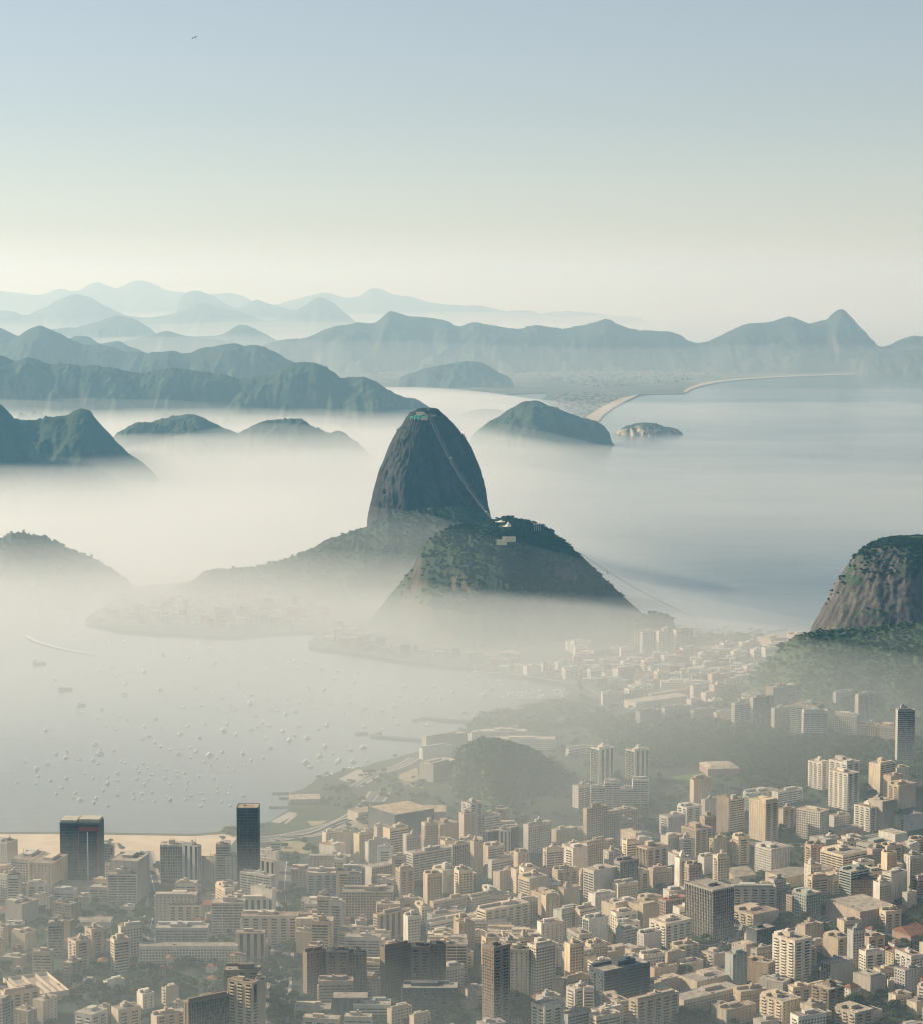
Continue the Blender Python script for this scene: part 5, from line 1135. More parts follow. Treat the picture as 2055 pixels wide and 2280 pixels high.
# shrubs and trees in whatever is still open
for _ in range(17000):
    if len(more_trees) > 4300: break
    t = rng.random() ** 1.3; py = 2380 - (2380 - 1560) * t; px = rng.uniform(-250, 2600)
    X, Y = at(px, py, GZ)
    if not inside(LAND, X, Y) or on_road(X, Y, 8) or overlaps(X, Y, 2.2) or hgt(X, Y) > GZ + 2: continue
    if any(inside(q, X, Y) for q in OPEN) and rng.random() > .10: continue
    if fbm(X / 90.0, Y / 90.0, 3, 77) < -0.25: continue
    more_trees.append((X, Y, GZ))
def zone_pts(tr, pts, n, seed, minh=None, zone_noise=0.0):
    rg = random.Random(seed); P = np.array([tr(*p) for p in pts]); out = []
    for _ in range(n * 5):
        if len(out) >= n: break
        px, py = rg.uniform(P[:, 0].min(), P[:, 0].max()), rg.uniform(P[:, 1].min(), P[:, 1].max())
        if not inside(P, px, py): continue
        X, Y = at(px, py, GZ)
        if overlaps(X, Y, 2.5) or on_road(X, Y, 9) or not inside(LAND, X, Y): continue
        if zone_noise and fbm(X / 60.0, Y / 60.0, 3, 5) < -zone_noise: continue
        out.append((X, Y, hgt(X, Y)))
    return out
woods = zone_pts(T4, [(440, 880), (700, 870), (1060, 905), (1300, 950), (1820, 970), (1820, 1120), (1500, 1100), (1050, 1075), (700, 1080), (560, 980)], 1300, 1) + zone_pts(T4, [(0, 930), (150, 830), (430, 820), (600, 860), (560, 900), (400, 930), (160, 930), (0, 1000)], 420, 2) + \
    zone_pts(T4, [(430, 720), (640, 740), (690, 820), (480, 830)], 160, 3, zone_noise=.2) + zone_pts(T4, [(930, 552), (1180, 552), (1240, 600), (930, 585)], 130, 4) + zone_pts(T4, [(960, 640), (1260, 600), (1330, 740), (1180, 850), (930, 840), (960, 760)], 420, 5, zone_noise=.25) + \
    zone_pts(T4, [(300, 690), (960, 650), (960, 730), (440, 760)], 200, 6, zone_noise=.1) + zone_pts(T7, [(380, 60), (660, 100), (1210, 30), (1540, 60), (1500, 170), (1210, 250), (840, 260), (830, 150), (640, 130), (400, 150)], 420, 7)
forest('forest', more_trees, M_LEAF, 'scattered trees and bushes filling the gaps between the houses', 3, (.55, 1.1))
forest('forest', woods, M_LEAF3, 'dense park trees between the bay and the rock hills', 4, (.8, 1.35))
def hill_forest(key, n, seed, label, zmin=4, sc=(.7, 1.2), vmax=0.15, xr=None, steep=1.15, mat=None):
    x, v, YY, ZZ = HEIGHTS[key]; rg = np.random.default_rng(seed); out = []
    gz = np.gradient(ZZ, axis=0) / (x[1] - x[0]); gy = np.gradient(ZZ, axis=1) / np.gradient(YY, axis=1)
    sl = np.hypot(gz, gy)
    for _ in range(n * 6):
        if len(out) >= n: break
        i, j = rg.integers(2, len(x) - 2), rg.integers(2, len(v) - 2)
        if v[j] > vmax or ZZ[i, j] < zmin or sl[i, j] > steep * (0.8 + .5 * rg.random()): continue
        if xr and not (xr[0] < x[i] < xr[1]): continue
        out.append((x[i], YY[i, j], ZZ[i, j]))
    forest('forest', out, mat or (M_LEAF2 if seed % 2 else M_LEAF), label, seed, sc, 4.6)
hill_forest('hill27', 2600, 11, 'dark trees covering the crown of the wooded rock hill', zmin=60, sc=(.45, .9), steep=1.0)
hill_forest('hill26', 2200, 13, 'hazy trees covering the ridge at the foot of the tall rock peak', sc=(.45, .85))
hill_forest('hill25', 700, 15, 'hazy trees on the low headland across the bay', sc=(.5, .85))
hill_forest('hill29', 3000, 17, 'trees covering the lower slope below the bare rock peak', sc=(.4, .75), mat=M_LEAF3)
hill_forest('hill30', 1500, 18, 'trees covering the small green hill by the bay', sc=(.45, .85), steep=1.6, mat=M_LEAF3)
hill_forest('hill28', 80, 19, 'small clump of trees at the end of the wooded rock by the beach', sc=(.7, 1.1))
def peak_forest(P, nlev, nseg, n, seed, label, top, sc=(.7, 1.2)):
    A = P[:nlev * nseg].reshape(nlev, nseg, 3); rg = np.random.default_rng(seed); out = []
    du = np.roll(A, -1, 1) - A; dv = np.zeros_like(A); dv[:-1] = A[1:] - A[:-1]
    nz = np.cross(dv, du); nz = np.abs(nz[..., 2]) / (np.linalg.norm(nz, axis=2) + 1e-9)
    zt = A[..., 2].max()
    for _ in range(n * 12):
        if len(out) >= n: break
        i, j = rg.integers(1, nlev - 1), rg.integers(0, nseg)
        p = A[i, j]; t = (zt - p[2]) / top
        m = nz[i, j] + 0.55 * float(fbm(p[0] / 45.0, p[2] / 45.0, 3, seed))
        if m < 0.62 + 0.35 * max(0, t - .4) or p[2] < 10 or nz[i, j] < .56: continue
        out.append(tuple(p))
    if out: forest('forest', out, M_LEAF2, label, seed, sc, 4.6)
peak_forest(SUGAR_P, 240, 340, 260, 21, 'bushes round the flat summit of the tall rock peak', 60, (.35, .7))
peak_forest(PEAK_P, 190, 260, 1400, 23, 'dark trees on the top and ledges of the bare rock peak', 120, (.4, .8))
# ------------------------------------------------------------------ boats, piers, cable car, summit buildings, palms, bird
M_HULL = flat_mat('white_hull', (0.80, 0.80, 0.77), 0.35, 0.5, 0.06, 0.6); M_DHULL = flat_mat('dark_hull', (0.10, 0.11, 0.13), 0.5, 0.4, 0.2, 0.6)
M_DECK = flat_mat('teak_deck', (0.42, 0.34, 0.25), 0.7, 0.3, 0.2, 0.8); M_MAST = flat_mat('boat_mast', (0.7, 0.7, 0.7), 0.4, 0.5, 0.05, 0.5, 0.4)
def hull_mesh(name, L, B, H, mat):
    n = 9; V = []; S = [(0, 0.0), (.35, -.35), (.5, 0.0)]
    t = np.linspace(0, 1, n)
    for k in t:
        b = B / 2 * (math.sin(math.pi * min(1, (0.30 + k * .70))) ** .7 if k > .0 else .8) if k < 1 else 0.03
        b = B / 2 * max(.02, (1 - max(0, (k - .45) / .55) ** 2.2)) * (.82 + .18 * min(1, k / .3))
        y = -L / 2 + k * L; sh = H * (1 + .25 * k * k)
        for (u, z) in ((-1, sh), (-.78, .15 * H), (-.15, -.35 * H), (.15, -.35 * H), (.78, .15 * H), (1, sh)): V.append((u * b, y, z))
    F = [(i * 6 + j, i * 6 + j + 1, (i + 1) * 6 + j + 1, (i + 1) * 6 + j) for i in range(n - 1) for j in range(5)] + [(i * 6 + 5, i * 6, (i + 1) * 6, (i + 1) * 6 + 5) for i in range(n - 1)]
    tr_ = [(0, 1, 5), (1, 4, 5)] ; tr_ += [(1, 2, 3), (1, 3, 4)]
    return mk_mesh(name, V, F, mat, tris=tr_)
def tube(a, b, r):
    return (a, b, r)
def boat_kind(k):
    if k == 'motor':
        return [('hull', hull_mesh('hull', 9.5, 3.2, 1.3, M_HULL)), ('cabin', boxes_mesh('cabin', [(-1.1, 1.1, -2.2, 1.6, 1.1, 2.5), (-1.2, 1.2, -2.5, 1.0, 2.5, 2.7)], M_HULL)), ('windscreen', boxes_mesh('windscreen', [(-1.13, 1.13, .4, 1.63, 1.7, 2.3)], M_DGL))]
    if k == 'sail':
        return [('hull', hull_mesh('hull', 10.0, 3.0, 1.1, M_HULL)), ('cabin', boxes_mesh('cabin', [(-.8, .8, -1.4, 1.8, 1.0, 1.6)], M_HULL)), ('mast', boxes_mesh('mast', [(-.09, .09, .5, .68, 1.0, 13.0)], M_MAST)), ('boom', boxes_mesh('boom', [(-.22, .22, -3.6, .5, 2.2, 2.6)], M_HULL))]
    if k == 'cruiser':
        return [('hull', hull_mesh('hull', 15.0, 4.4, 1.9, M_HULL)), ('cabin', boxes_mesh('cabin', [(-1.6, 1.6, -4.5, 2.6, 1.7, 3.7), (-1.3, 1.3, -3.6, .6, 3.7, 5.3)], M_HULL)), ('window', boxes_mesh('window', [(-1.64, 1.64, -3.8, 2.0, 2.5, 3.2)], M_DGL))]
    return [('hull', hull_mesh('hull', 24.0, 6.5, 2.4, M_DHULL)), ('deckhouse', boxes_mesh('deckhouse', [(-2.2, 2.2, -9.5, -4.0, 2.3, 6.4), (-1.6, 1.6, -9.0, -5.0, 6.4, 8.2)], M_HULL)), ('mast', boxes_mesh('mast', [(-.14, .14, 1.8, 2.1, 2.3, 11.0)], M_DHULL))]
KINDS = {k: boat_kind(k) for k in ('motor', 'sail', 'cruiser', 'ship')}
BOATS = []
def boat(px, py, k, yaw, s=1.0, group='boats moored in the bay', nick=None, z=0.0):
    X, Y = at(px, py, 0.0)
    nm = {'motor': 'motorboat', 'sail': 'sailboat', 'cruiser': 'cabin_cruiser', 'ship': 'work_boat'}[k]
    o = bpy.data.objects.new(nm, None); COL.objects.link(o); o.location = (X, Y, z + .1 * s); o.rotation_euler = (0, 0, yaw); s *= .64 if k != 'ship' else .9; o.scale = (s, s, s)
    o['category'] = 'boat'; o['group'] = group
    for n_, me in KINDS[k]: link(n_, me, o)
    BOATS.append(dict(o=o, px=px, py=py, adj='dark' if k == 'ship' else 'white', sty={'motor': 'small open', 'sail': 'single-masted', 'cruiser': 'long', 'ship': 'high-decked'}[k], kind={'motor': 'motorboat', 'sail': 'sailboat', 'cruiser': 'cabin cruiser', 'ship': 'work boat'}[k], nick=nick))
rb = random.Random(11)
spots3 = [(135, 472), (150, 488), (245, 465), (265, 468), (270, 498), (288, 550), (428, 583), (490, 580), (492, 597), (392, 597), (543, 625), (605, 637), (642, 628), (738, 605), (822, 606), (780, 585), (745, 640), (755, 657), (845, 663), (935, 637), (990, 652), (1045, 686), (1097, 652), (1135, 663), (1157, 655), (1170, 684), (1203, 660), (1265, 686),
 (1328, 695), (1318, 725), (1408, 699), (1500, 708), (1515, 722), (1487, 750), (1595, 757), (1712, 757), (1782, 776), (1735, 804), (1680, 803), (1665, 820), (1610, 812), (1577, 793), (1460, 790), (1385, 786), (1380, 818), (1355, 860), (1245, 840), (1228, 803), (1220, 762), (1277, 767), (1072, 753), (940, 745), (965, 772), (990, 788), (1048, 805), (1130, 805), (1178, 820), (1165, 853), (1125, 866), (1090, 852), (1072, 840),
 (1010, 873), (985, 823), (930, 845), (895, 857), (858, 846), (880, 800), (842, 782), (770, 762), (650, 790), (630, 768), (490, 790), (495, 745), (567, 697), (497, 698), (440, 678), (455, 714), (395, 695), (218, 730), (318, 860), (398, 848), (383, 882), (417, 911), (453, 925), (475, 874), (502, 886), (612, 883), (570, 912), (632, 917), (590, 951), (560, 964), (610, 976), (632, 993), (672, 1005), (710, 945), (740, 913), (785, 958), (808, 903), (792, 833), (725, 838),
 (895, 902), (882, 930), (930, 945), (985, 928), (1015, 915), (1035, 898), (1063, 910), (1048, 960), (1065, 998), (1112, 935), (1140, 968), (1165, 947), (1178, 911), (1213, 962), (1255, 924), (1288, 910), (1283, 994), (1313, 1022), (1260, 1032), (1330, 1048), (1383, 1005), (1432, 995), (1445, 1050), (1435, 915), (1487, 893), (1487, 880), (1420, 860), (1548, 875), (1567, 902), (1682, 910), (1550, 838), (1505, 850), (750, 996), (772, 1014), (827, 1028), (878, 1014), (705, 1022), (395, 1022), (376, 985), (448, 1010), (260, 1035), (222, 1022), (368, 1048), (180, 928), (1205, 1056), (955, 1022), (910, 832), (1298, 825), (1440, 842), (1395, 740)]
spots5 = [(575, 75), (585, 35), (660, 55), (322, 75), (380, 97), (388, 55), (463, 105), (538, 110), (567, 128), (725, 125), (830, 128), (808, 175), (856, 155), (915, 132), (985, 48), (1040, 75), (1105, 37), (1135, 60), (1105, 95), (1215, 83), (1257, 98), (1290, 62), (1183, 120), (1218, 138), (1318, 145), (1353, 165), (1408, 72), (1455, 110), (1422, 140), (1528, 97), (1570, 40), (965, 165), (955, 215), (1027, 175), (1030, 203), (1070, 185), (1155, 203), (1242, 213),
 (1260, 268), (1340, 262), (1087, 235), (1080, 275), (1105, 317), (1075, 337), (1167, 303), (1180, 340), (1165, 377), (1285, 350), (1262, 295), (1325, 303), (1408, 317), (1335, 373), (980, 318), (988, 337), (883, 297), (893, 347), (825, 345), (822, 305), (770, 300), (775, 333), (683, 313), (688, 290), (625, 375), (558, 330), (545, 355), (465, 342), (423, 328), (327, 305), (358, 268), (385, 215), (293, 228), (492, 190), (540, 215), (600, 285), (625, 245), (625, 208), (682, 185), (683, 230), (795, 157), (792, 220), (862, 218), (883, 193), (205, 247), (100, 238),
 (213, 160), (223, 202), (278, 133), (142, 120), (437, 300), (838, 250), (985, 247), (700, 120)]
big = {(735, 605), (895, 857), (1313, 1022)}
for (x, y) in spots3:
    k = rb.choices(['motor', 'sail', 'cruiser'], [.45, .4, .15])[0]; boat(*T3(x, y), k, rad(-62) + rb.uniform(-.5, .5), rb.uniform(.9, 1.35))
for (x, y) in spots5:
    k = rb.choices(['motor', 'sail', 'cruiser'], [.5, .4, .1])[0]; boat(*T5(x, y), k, rad(-50) + rb.uniform(-.6, .6), rb.uniform(.8, 1.1))
for (x, y, s) in ((1775, 127, 1.3), (1565, 40, .9), (1800, 148, 1.0)): boat(*T5(x, y), 'cruiser', rad(-70) + rb.uniform(-.3, .3), s)
for (x, y) in ((300, 505), (340, 540), (410, 447), (420, 487), (520, 430), (545, 505), (570, 485), (683, 497), (795, 490), (765, 380), (663, 397), (455, 372), (310, 305), (110, 247), (237, 203), (400, 230), (210, 280), (165, 325), (1040, 183), (1275, 198), (770, 212), (917, 235)):
    boat(*T9(x, y), rb.choice(['cruiser', 'motor', 'sail']), rad(-60) + rb.uniform(-.5, .5), rb.uniform(.95, 1.3))
boat(*T3(155, 667), 'ship', rad(-80), 1.15, nick='dark work boat riding high off the foam wake'); boat(*T3(258, 769), 'ship', rad(-85), 1.15, nick='bulky dark ferry-like boat alone in the hazy bay'); boat(*T3(322, 831), 'ship', rad(-85), .7, nick='small dark work boat behind the lone cruisers')
# yachts packed along the quay and at the club pontoons
for i in range(34):
    u = rb.random(); x, y = 470 + u * 290 + rb.uniform(-15, 15), 628 - u * 85 + rb.uniform(-14, 6)
    boat(*T9(x, y), rb.choice(['cruiser', 'motor']), rad(-35) + rb.uniform(-.25, .25), rb.uniform(.7, 1.0), 'yachts packed along the quay')
for i in range(30):
    x, y = rb.uniform(190, 400), rb.uniform(770, 806)
    boat(*T4(x, y), rb.choice(['sail', 'motor', 'cruiser']), rad(-30) + rb.uniform(-.3, .3), rb.uniform(.8, 1.15), 'yachts at the club pontoons')
for (x, y) in ((20, 745), (75, 765), (92, 790), (150, 735), (30, 720), (60, 700), (125, 768), (20, 860), (170, 800)): boat(*T4(x, y), rb.choice(['sail', 'cruiser']), rad(-60) + rb.uniform(-.5, .5), 1.2)

def ribbon(name, pts, w_, z0, z1, mat, **props):
    """a walkway of boxes along ground points"""
    V, F = [], []
    p = np.array(pts); d = np.gradient(p, axis=0); d /= np.linalg.norm(d, axis=1)[:, None]; nx = np.stack([-d[:, 1], d[:, 0]], 1)
    for i in range(len(p)):
        a, b = p[i] - nx[i] * w_ / 2, p[i] + nx[i] * w_ / 2
        V += [(a[0], a[1], z0), (b[0], b[1], z0), (b[0], b[1], z1), (a[0], a[1], z1)]
    for i in range(len(p) - 1):
        for j in range(4): F.append((i * 4 + j, i * 4 + (j + 1) % 4, i * 4 + 4 + (j + 1) % 4, i * 4 + 4 + j))
    F += [(0, 3, 2, 1), (len(V) - 4, len(V) - 3, len(V) - 2, len(V) - 1)]
    return link(name, mk_mesh(name, V, F, mat), **props)
M_CONC = flat_mat('weathered_concrete', (0.26, 0.25, 0.235), 0.9, 0.2, 0.2, 0.2)
M_STONE = flat_mat('breakwater_stone', (0.15, 0.145, 0.14), 0.95, 0.1, 0.35, 0.4)
for pts, w_, lab in (([(825, 288), (1000, 303), (1150, 315), (1330, 328)], 8, 'long straight grey breakwater pier running out from the bay shore'), ([(1180, 158), (1240, 142), (1300, 148), (1500, 165), (1700, 172)], 9, 'hook-ended stone breakwater farther out in the bay'),
                  ([(700, 272), (740, 268), (800, 266)], 7, 'short grey mole lying off the end of the long pier'), ([(830, 287), (905, 268)], 4, 'thin spur angling off the tip of the long pier')):
    ribbon('pier', [at(*T9(*p), 0) for p in pts], w_, -3, 2.2, M_STONE, label=lab, category='pier', group='piers in the bay')
for pts, w_, lab in (([(330, 800), (400, 796), (480, 812)], 5, 'pale club pontoon nearest the shore road'), ([(230, 806), (300, 808), (395, 806)], 4, 'outer pale club pontoon crowded with yachts')):
    ribbon('pontoon', [at(*T4(*p), 0) for p in pts], w_, -1, 1.4, M_CONC, label=lab, category='pontoon')
for pts, lab in (([(80, 792), (150, 790), (240, 788)], 'narrow wooden jetty by the boat shed'), ([(0, 862), (150, 866)], 'row of mooring posts joined by a low jetty below the quay'), ([(20, 752), (160, 748)], 'thin jetty farthest out beside the quay')):
    ribbon('jetty', [at(*T9(*p), 0) for p in pts], 3, -1, 1.6, M_CONC, label=lab, category='jetty')
# foam wake and its speedboat
nw = NT('foam'); fo = nw.done((0.50, 0.53, 0.52), 0.8, 0.2)
wk = [(100, 556), (118, 566), (150, 582), (200, 597), (260, 611), (320, 622), (362, 629)]
def wake():
    c = np.array([at(*T3(*p), 0) for p in wk]); t = np.linspace(0, len(c) - 1, 60); px_ = interp_smooth(np.arange(len(c)), c[:, 0], t); py_ = interp_smooth(np.arange(len(c)), c[:, 1], t)
    dx, dy = np.gradient(px_), np.gradient(py_); L = np.hypot(dx, dy); nx, ny = -dy / L, dx / L
    rg = np.random.default_rng(4); w_ = (1.0 + 3.6 * np.sin(np.linspace(0.1, 1, 60) * np.pi) ** .7) * (.7 + .6 * rg.random(60))
    V = np.empty((120, 3)); V[0::2, 0] = px_ + nx * w_; V[0::2, 1] = py_ + ny * w_; V[1::2, 0] = px_ - nx * w_; V[1::2, 1] = py_ - ny * w_; V[:, 2] = .25
    i = np.arange(59) * 2; link('wake', mk_mesh('wake', V, np.stack([i, i + 1, i + 3, i + 2], 1)[:, ::-1], fo), kind='structure')
wake()
boat(*T3(364, 630), 'motor', rad(-105), 1.4, nick='speedboat at the head of the curved foam wake')

# cable way
M_CABLE = flat_mat('steel_cable', (0.34, 0.34, 0.34), 0.5, 0.5, 0.05, 0.1, 0.2)
M_STEEL = flat_mat('painted_steel', (0.55, 0.55, 0.53), 0.5, 0.4, 0.1, 0.3)
M_GREEN = flat_mat('green_netting', (0.06, 0.42, 0.28), 0.8, 0.2, 0.35, 0.15); M_TENT = flat_mat('white_membrane', (0.82, 0.74, 0.64), 0.6, 0.3, 0.05, 0.2)
def cable(name, a, b, sag, r, label):
    a, b = np.array(a), np.array(b); t = np.linspace(0, 1, 40)[:, None]; P = a + (b - a) * t; P[:, 2] -= (4 * sag * t * (1 - t))[:, 0]
    V, F = [], []; k = 5
    for p in P:
        for j in range(k): th = 2 * math.pi * j / k; V.append((p[0] + r * math.cos(th), p[1] + r * .3 * math.sin(th), p[2] + r * math.sin(th)))
    for i in range(len(P) - 1):
        for j in range(k): F.append((i * k + j, i * k + (j + 1) % k, (i + 1) * k + (j + 1) % k, (i + 1) * k + j))
    link(name, mk_mesh(name, V, F, M_CABLE), label=label, category='cable', group='cables of the aerial way')
    return P
def pt(tr, x, y, Y): X, Z = atY(*tr(x, y), Y); return (X, Y, Z)
SUM = pt(TS, 720, 150, 5545); URT = pt(TM, 390, 190, 4815)
P1 = cable('cable', SUM, pt(TM, 385, 185, 4815), 22, .20, 'brightest cable dropping down the dark rock face to the wooded hill')
P2 = cable('cable', pt(TS, 760, 130, 5550), pt(TM, 400, 175, 4817), 20, .08, 'thin upper cable beside the bright one on the rock face')
P2b = cable('cable', pt(TS, 740, 138, 5548), pt(TM, 393, 180, 4816), 21, .07, 'thin middle cable between the two on the rock face')
RT = pt(TM, 1180, 300, 4800); PV = pt(T4, 1090, 552, 4560)
P3 = cable('cable', pt(T4, 470, 232, 4790), PV, 14, .40, 'cable from the wooded hill down to the beach')
P4 = cable('cable', pt(T4, 490, 228, 4795), pt(T4, 1070, 548, 4563), 5, .09, 'faint second cable above the one to the beach')
def cabin(P, i, label):
    o = bpy.data.objects.new('cable_car', None); COL.objects.link(o); o.location = tuple(P[i]); o['label'] = label; o['category'] = 'cable car'; o['group'] = 'cabins of the aerial way'
    link('body', boxes_mesh('body', [(-1.7, 1.7, -3, 3, -6.2, -5.6), (-1.8, 1.8, -3.2, 3.2, -3.6, -3.2), (-1.7, -1.5, -3, 3, -5.6, -3.6), (1.5, 1.7, -3, 3, -5.6, -3.6)], M_STEEL), o)
    link('window', boxes_mesh('window', [(-1.55, 1.55, -2.9, 2.9, -5.6, -3.6)], M_DGL), o); link('hanger', boxes_mesh('hanger', [(-.15, .15, -.4, .4, -3.2, .2), (-.3, .3, -1.6, 1.6, .0, .5)], M_DHULL), o)
cabin(P3, 7, 'dark cable car against the sea above the slope of the wooded hill'); cabin(P2, 14, 'pale cable car halfway down the dark rock face'); cabin(P2, 35, 'cable car just above the wooded hilltop')
def place(name, cat, label, loc, parts, yaw=0, **kw):
    o = bpy.data.objects.new(name, None); COL.objects.link(o); o.location = loc; o.rotation_euler = (0, 0, yaw); o['label'] = label; o['category'] = cat
    for k, v in kw.items(): o[k] = v
    for nm, me, colr in parts:
        c = link(nm, me, o)
        if colr: c.color = (*colr, 1)
    return o
s = SUM
place('summit_station', 'cable station', 'pale cable station on the summit of the tall rock peak', (s[0] - 8, 5555, s[2] - 9), [('wall', boxes_mesh('wall', [(-8, 8, -6, 8, -6, 6), (-5, 3, -7.5, -5.9, 0, 9)], M_WALL), PAL['C']), ('roof', boxes_mesh('roof', [(-9, 9, -7, 9, 6.02, 6.8), (-4, 4, 0, 6, 6.8, 11)], M_ROOF), (.42, .38, .33)), ('opening', boxes_mesh('opening', [(-3.5, 1.5, -7.6, -7.5, 1, 6)], M_DGL), None)])
a = pt(TS, 600, 118, 5570)
place('summit_pavilion', 'pavilion', 'pale flat-roofed pavilion at the bay end of the rock summit', (a[0], 5570, a[2] - 4), [('wall', boxes_mesh('wall', [(-9, 9, -5, 5, -6, 3)], M_WALL), PAL['C']), ('roof', boxes_mesh('roof', [(-10, 10, -6, 6, 3.02, 3.6)], M_ROOF), (.6, .5, .42))])
a = pt(TS, 810, 155, 5560)
place('summit_terrace', 'terrace', 'small pale terrace on the sea side of the rock summit', (a[0], 5560, a[2] - 2), [('floor', boxes_mesh('floor', [(-6, 6, -4, 4, -3, 0)], M_CONC), None), ('railing', boxes_mesh('railing', [(-6, 6, -4.1, -3.9, .02, 1.1)], M_STEEL), None)])
for k, (x, y, w_, zz, tl) in enumerate(((490, 195, 5.5, 5, .25), (540, 180, 4.5, 6, .3), (575, 205, 3.5, 8, .1), (610, 175, 5, 4, .35), (640, 188, 5.5, 3, .1))):
    a = pt(TS, x, y, 5538 - k); z = -zz
    V = [(-w_, -3, -zz * .6), (w_, -3, -zz * .6 + 1.0), (w_ * .9, 3, zz * .35), (-w_ * .9, 3, zz * .25), (0, 0, zz * .3), (-w_, -3, -zz * .6 - 1.2), (w_, -3, -zz * .6 - .2)]
    me = mk_mesh('netting', V, [(0, 5, 6, 1)], M_GREEN, tris=[(0, 1, 4), (1, 2, 4), (2, 3, 4), (3, 0, 4)])
    o = place('safety_netting', 'netting', ['green sheet of netting at the bay end of the row below the rock summit', 'green net draped under the summit pavilion', 'narrow green net hanging lowest on the rock summit', 'green net sloping below the summit station', 'green net stretched flat at the sea end of the row'][k], a, [('netting_sheet', me, None), ('frame', boxes_mesh('frame', [(-w_, w_, 2.9, 3.1, -2.5, -1.2), (-w_, -w_ + .2, -3, 3, -6, -zz * .6 - 1.3), (w_ - .2, w_, -3, 3, -6, -zz * .6 - .9)], M_STEEL), None)], tl, group='green nets on the rock summit')
# the wooded hilltop: tents, station, terraces, amphitheatre rails
def tent(x, y, Y, w_, h, label, skew):
    a = pt(TM, x, y, Y); V, n = [], 9
    for i in range(n):
        for j in range(n):
            u, v = i / (n - 1) * 2 - 1, j / (n - 1) * 2 - 1; r = min(1, math.hypot(u - skew, v * .9))
            V.append((u * w_, v * w_ * .6, h * (1 - r) ** 1.8 + .12 * h * (u * u - v * v)))
    F = [(i * n + j, (i + 1) * n + j, (i + 1) * n + j + 1, i * n + j + 1) for i in range(n - 1) for j in range(n - 1)]
    place('tent_roof', 'tent', label, a, [('membrane', mk_mesh('membrane', V, F, M_TENT, True), None), ('pole', boxes_mesh('pole', [(skew * w_ - .2, skew * w_ + .2, -.2, .2, -8, h * .97)] + [(q * w_ * .9 - .12, q * w_ * .9 + .12, -w_ * .5, -w_ * .5 + .24, -8, .0) for q in (-1, 1)], M_STEEL), None)])
tent(610, 290, 4722, 9.0, 10, 'white pointed tent roof in the middle of the wooded hilltop', .35); tent(505, 222, 4750, 9.5, 4.5, 'low white tent roof beside the cable station on the wooded hilltop', .2)
a = pt(TM, 425, 215, 4795)
place('hill_station', 'cable station', 'white cable station at the bay edge of the wooded hilltop', (a[0], 4795, a[2] - 3), [('wall', boxes_mesh('wall', [(-6, 6, -5, 5, -8, 3)], M_WALL), PAL['W']), ('roof', boxes_mesh('roof', [(-7, 7, -6, 6, 3.02, 3.7)], M_ROOF), (.6, .56, .5)), ('opening', boxes_mesh('opening', [(-4, 4, -5.1, -5.0, -1.5, 2)], M_DGL), None)])
for x, y, w_, lab in ((650, 462, 13, 'upper pale yellow terrace under the white tents'), (535, 510, 10, 'lower pale yellow terrace under the white tents')):
    Y = 4640 if y < 500 else 4610; a = pt(TM, x, y, Y)
    place('helipad_terrace', 'terrace', lab, a, [('deck', boxes_mesh('deck', [(-w_, w_, -6, 6, -9, 0), (-w_ - .3, w_ + .3, -6.3, 6.3, .0, .35)], flat_mat('pale_terrace', (.62, .56, .36), .9, .2, .12, .3)), None), ('railing', boxes_mesh('railing', [(-w_, w_, -6.1, -5.9, .4, 1.4)], M_STEEL), None)])
a = pt(TM, 1090, 290, 4765)
place('glass_pavilion', 'pavilion', 'teal-ribbed glass pavilion at the sea end of the wooded hilltop', a, [('glass', boxes_mesh('glass', [(-7, 7, -5, 5, -9, 4)], M_DGL), None), ('roof', boxes_mesh('roof', [(-8, 14, -6, 6, 4.02, 4.6)], M_ROOF), (.35, .38, .36))] + [('rib', boxes_mesh('rib', [(q - .25, q + .25, -6.2, -5.2, -9, 5)], flat_mat('teal_steel', (.20, .42, .42), .5, .4, .1, .4) if q == -6 else bpy.data.materials['teal_steel']), None) for q in (-6, -2, 2, 6)])

# palms by the little beach
M_PALM = flat_mat('palm_frond', (0.045, 0.075, 0.03), 0.8, 0.15, 0.3, 0.6)
def palm_meshes():
    V, F = [], []
    for i in range(14):
        a = 2 * math.pi * i / 14; rs = random.Random(i); up = rs.uniform(.1, .9); prev = None
        for k in range(6):
            t = k / 5; r = 4.2 * t; z = 11 + up * 2.2 * math.sin(t * 2.2) - 2.6 * t * t; w_ = .55 * (1 - t) + .12
            c = np.array((r * math.cos(a), r * math.sin(a), z)); s_ = np.array((-math.sin(a), math.cos(a), -.35)) * w_; s2 = np.array((math.sin(a), -math.cos(a), -.35)) * w_
            V += [tuple(c + s_), tuple(c), tuple(c + s2)]
            if k: o = len(V) - 6; F += [(o, o + 1, o + 4, o + 3), (o + 1, o + 2, o + 5, o + 4)]
    tv, tf = [], []
    for i in range(7):
        z = -1 + i * 2; r = .32 - .02 * i
        for j in range(7): th = 2 * math.pi * j / 7; tv.append((r * math.cos(th) + .03 * i * i * .3, r * math.sin(th), z))
    for i in range(6):
        for j in range(7): tf.append((i * 7 + j, i * 7 + (j + 1) % 7, i * 7 + 7 + (j + 1) % 7, i * 7 + 7 + j))
    return mk_mesh('crown', V, F, M_PALM), mk_mesh('trunk', tv, tf, M_BARK)
PC, PT = palm_meshes(); PALMS = []
def palm(tr, x, y, s, grp='palms along the little beach'):
    X, Y = at(*tr(x, y), GZ); o = bpy.data.objects.new('palm_tree', None); COL.objects.link(o); o.location = (X, Y, GZ); o.scale = (s, s, s); o.rotation_euler = (0, 0, x); o['category'] = 'palm tree'; o['group'] = grp
    link('crown', PC, o); link('trunk', PT, o); px, py = proj(X, Y, GZ + 11 * s); PALMS.append(dict(o=o, px=px, py=py, adj='slender', sty='bare-trunked', kind='palm tree', nick=None))
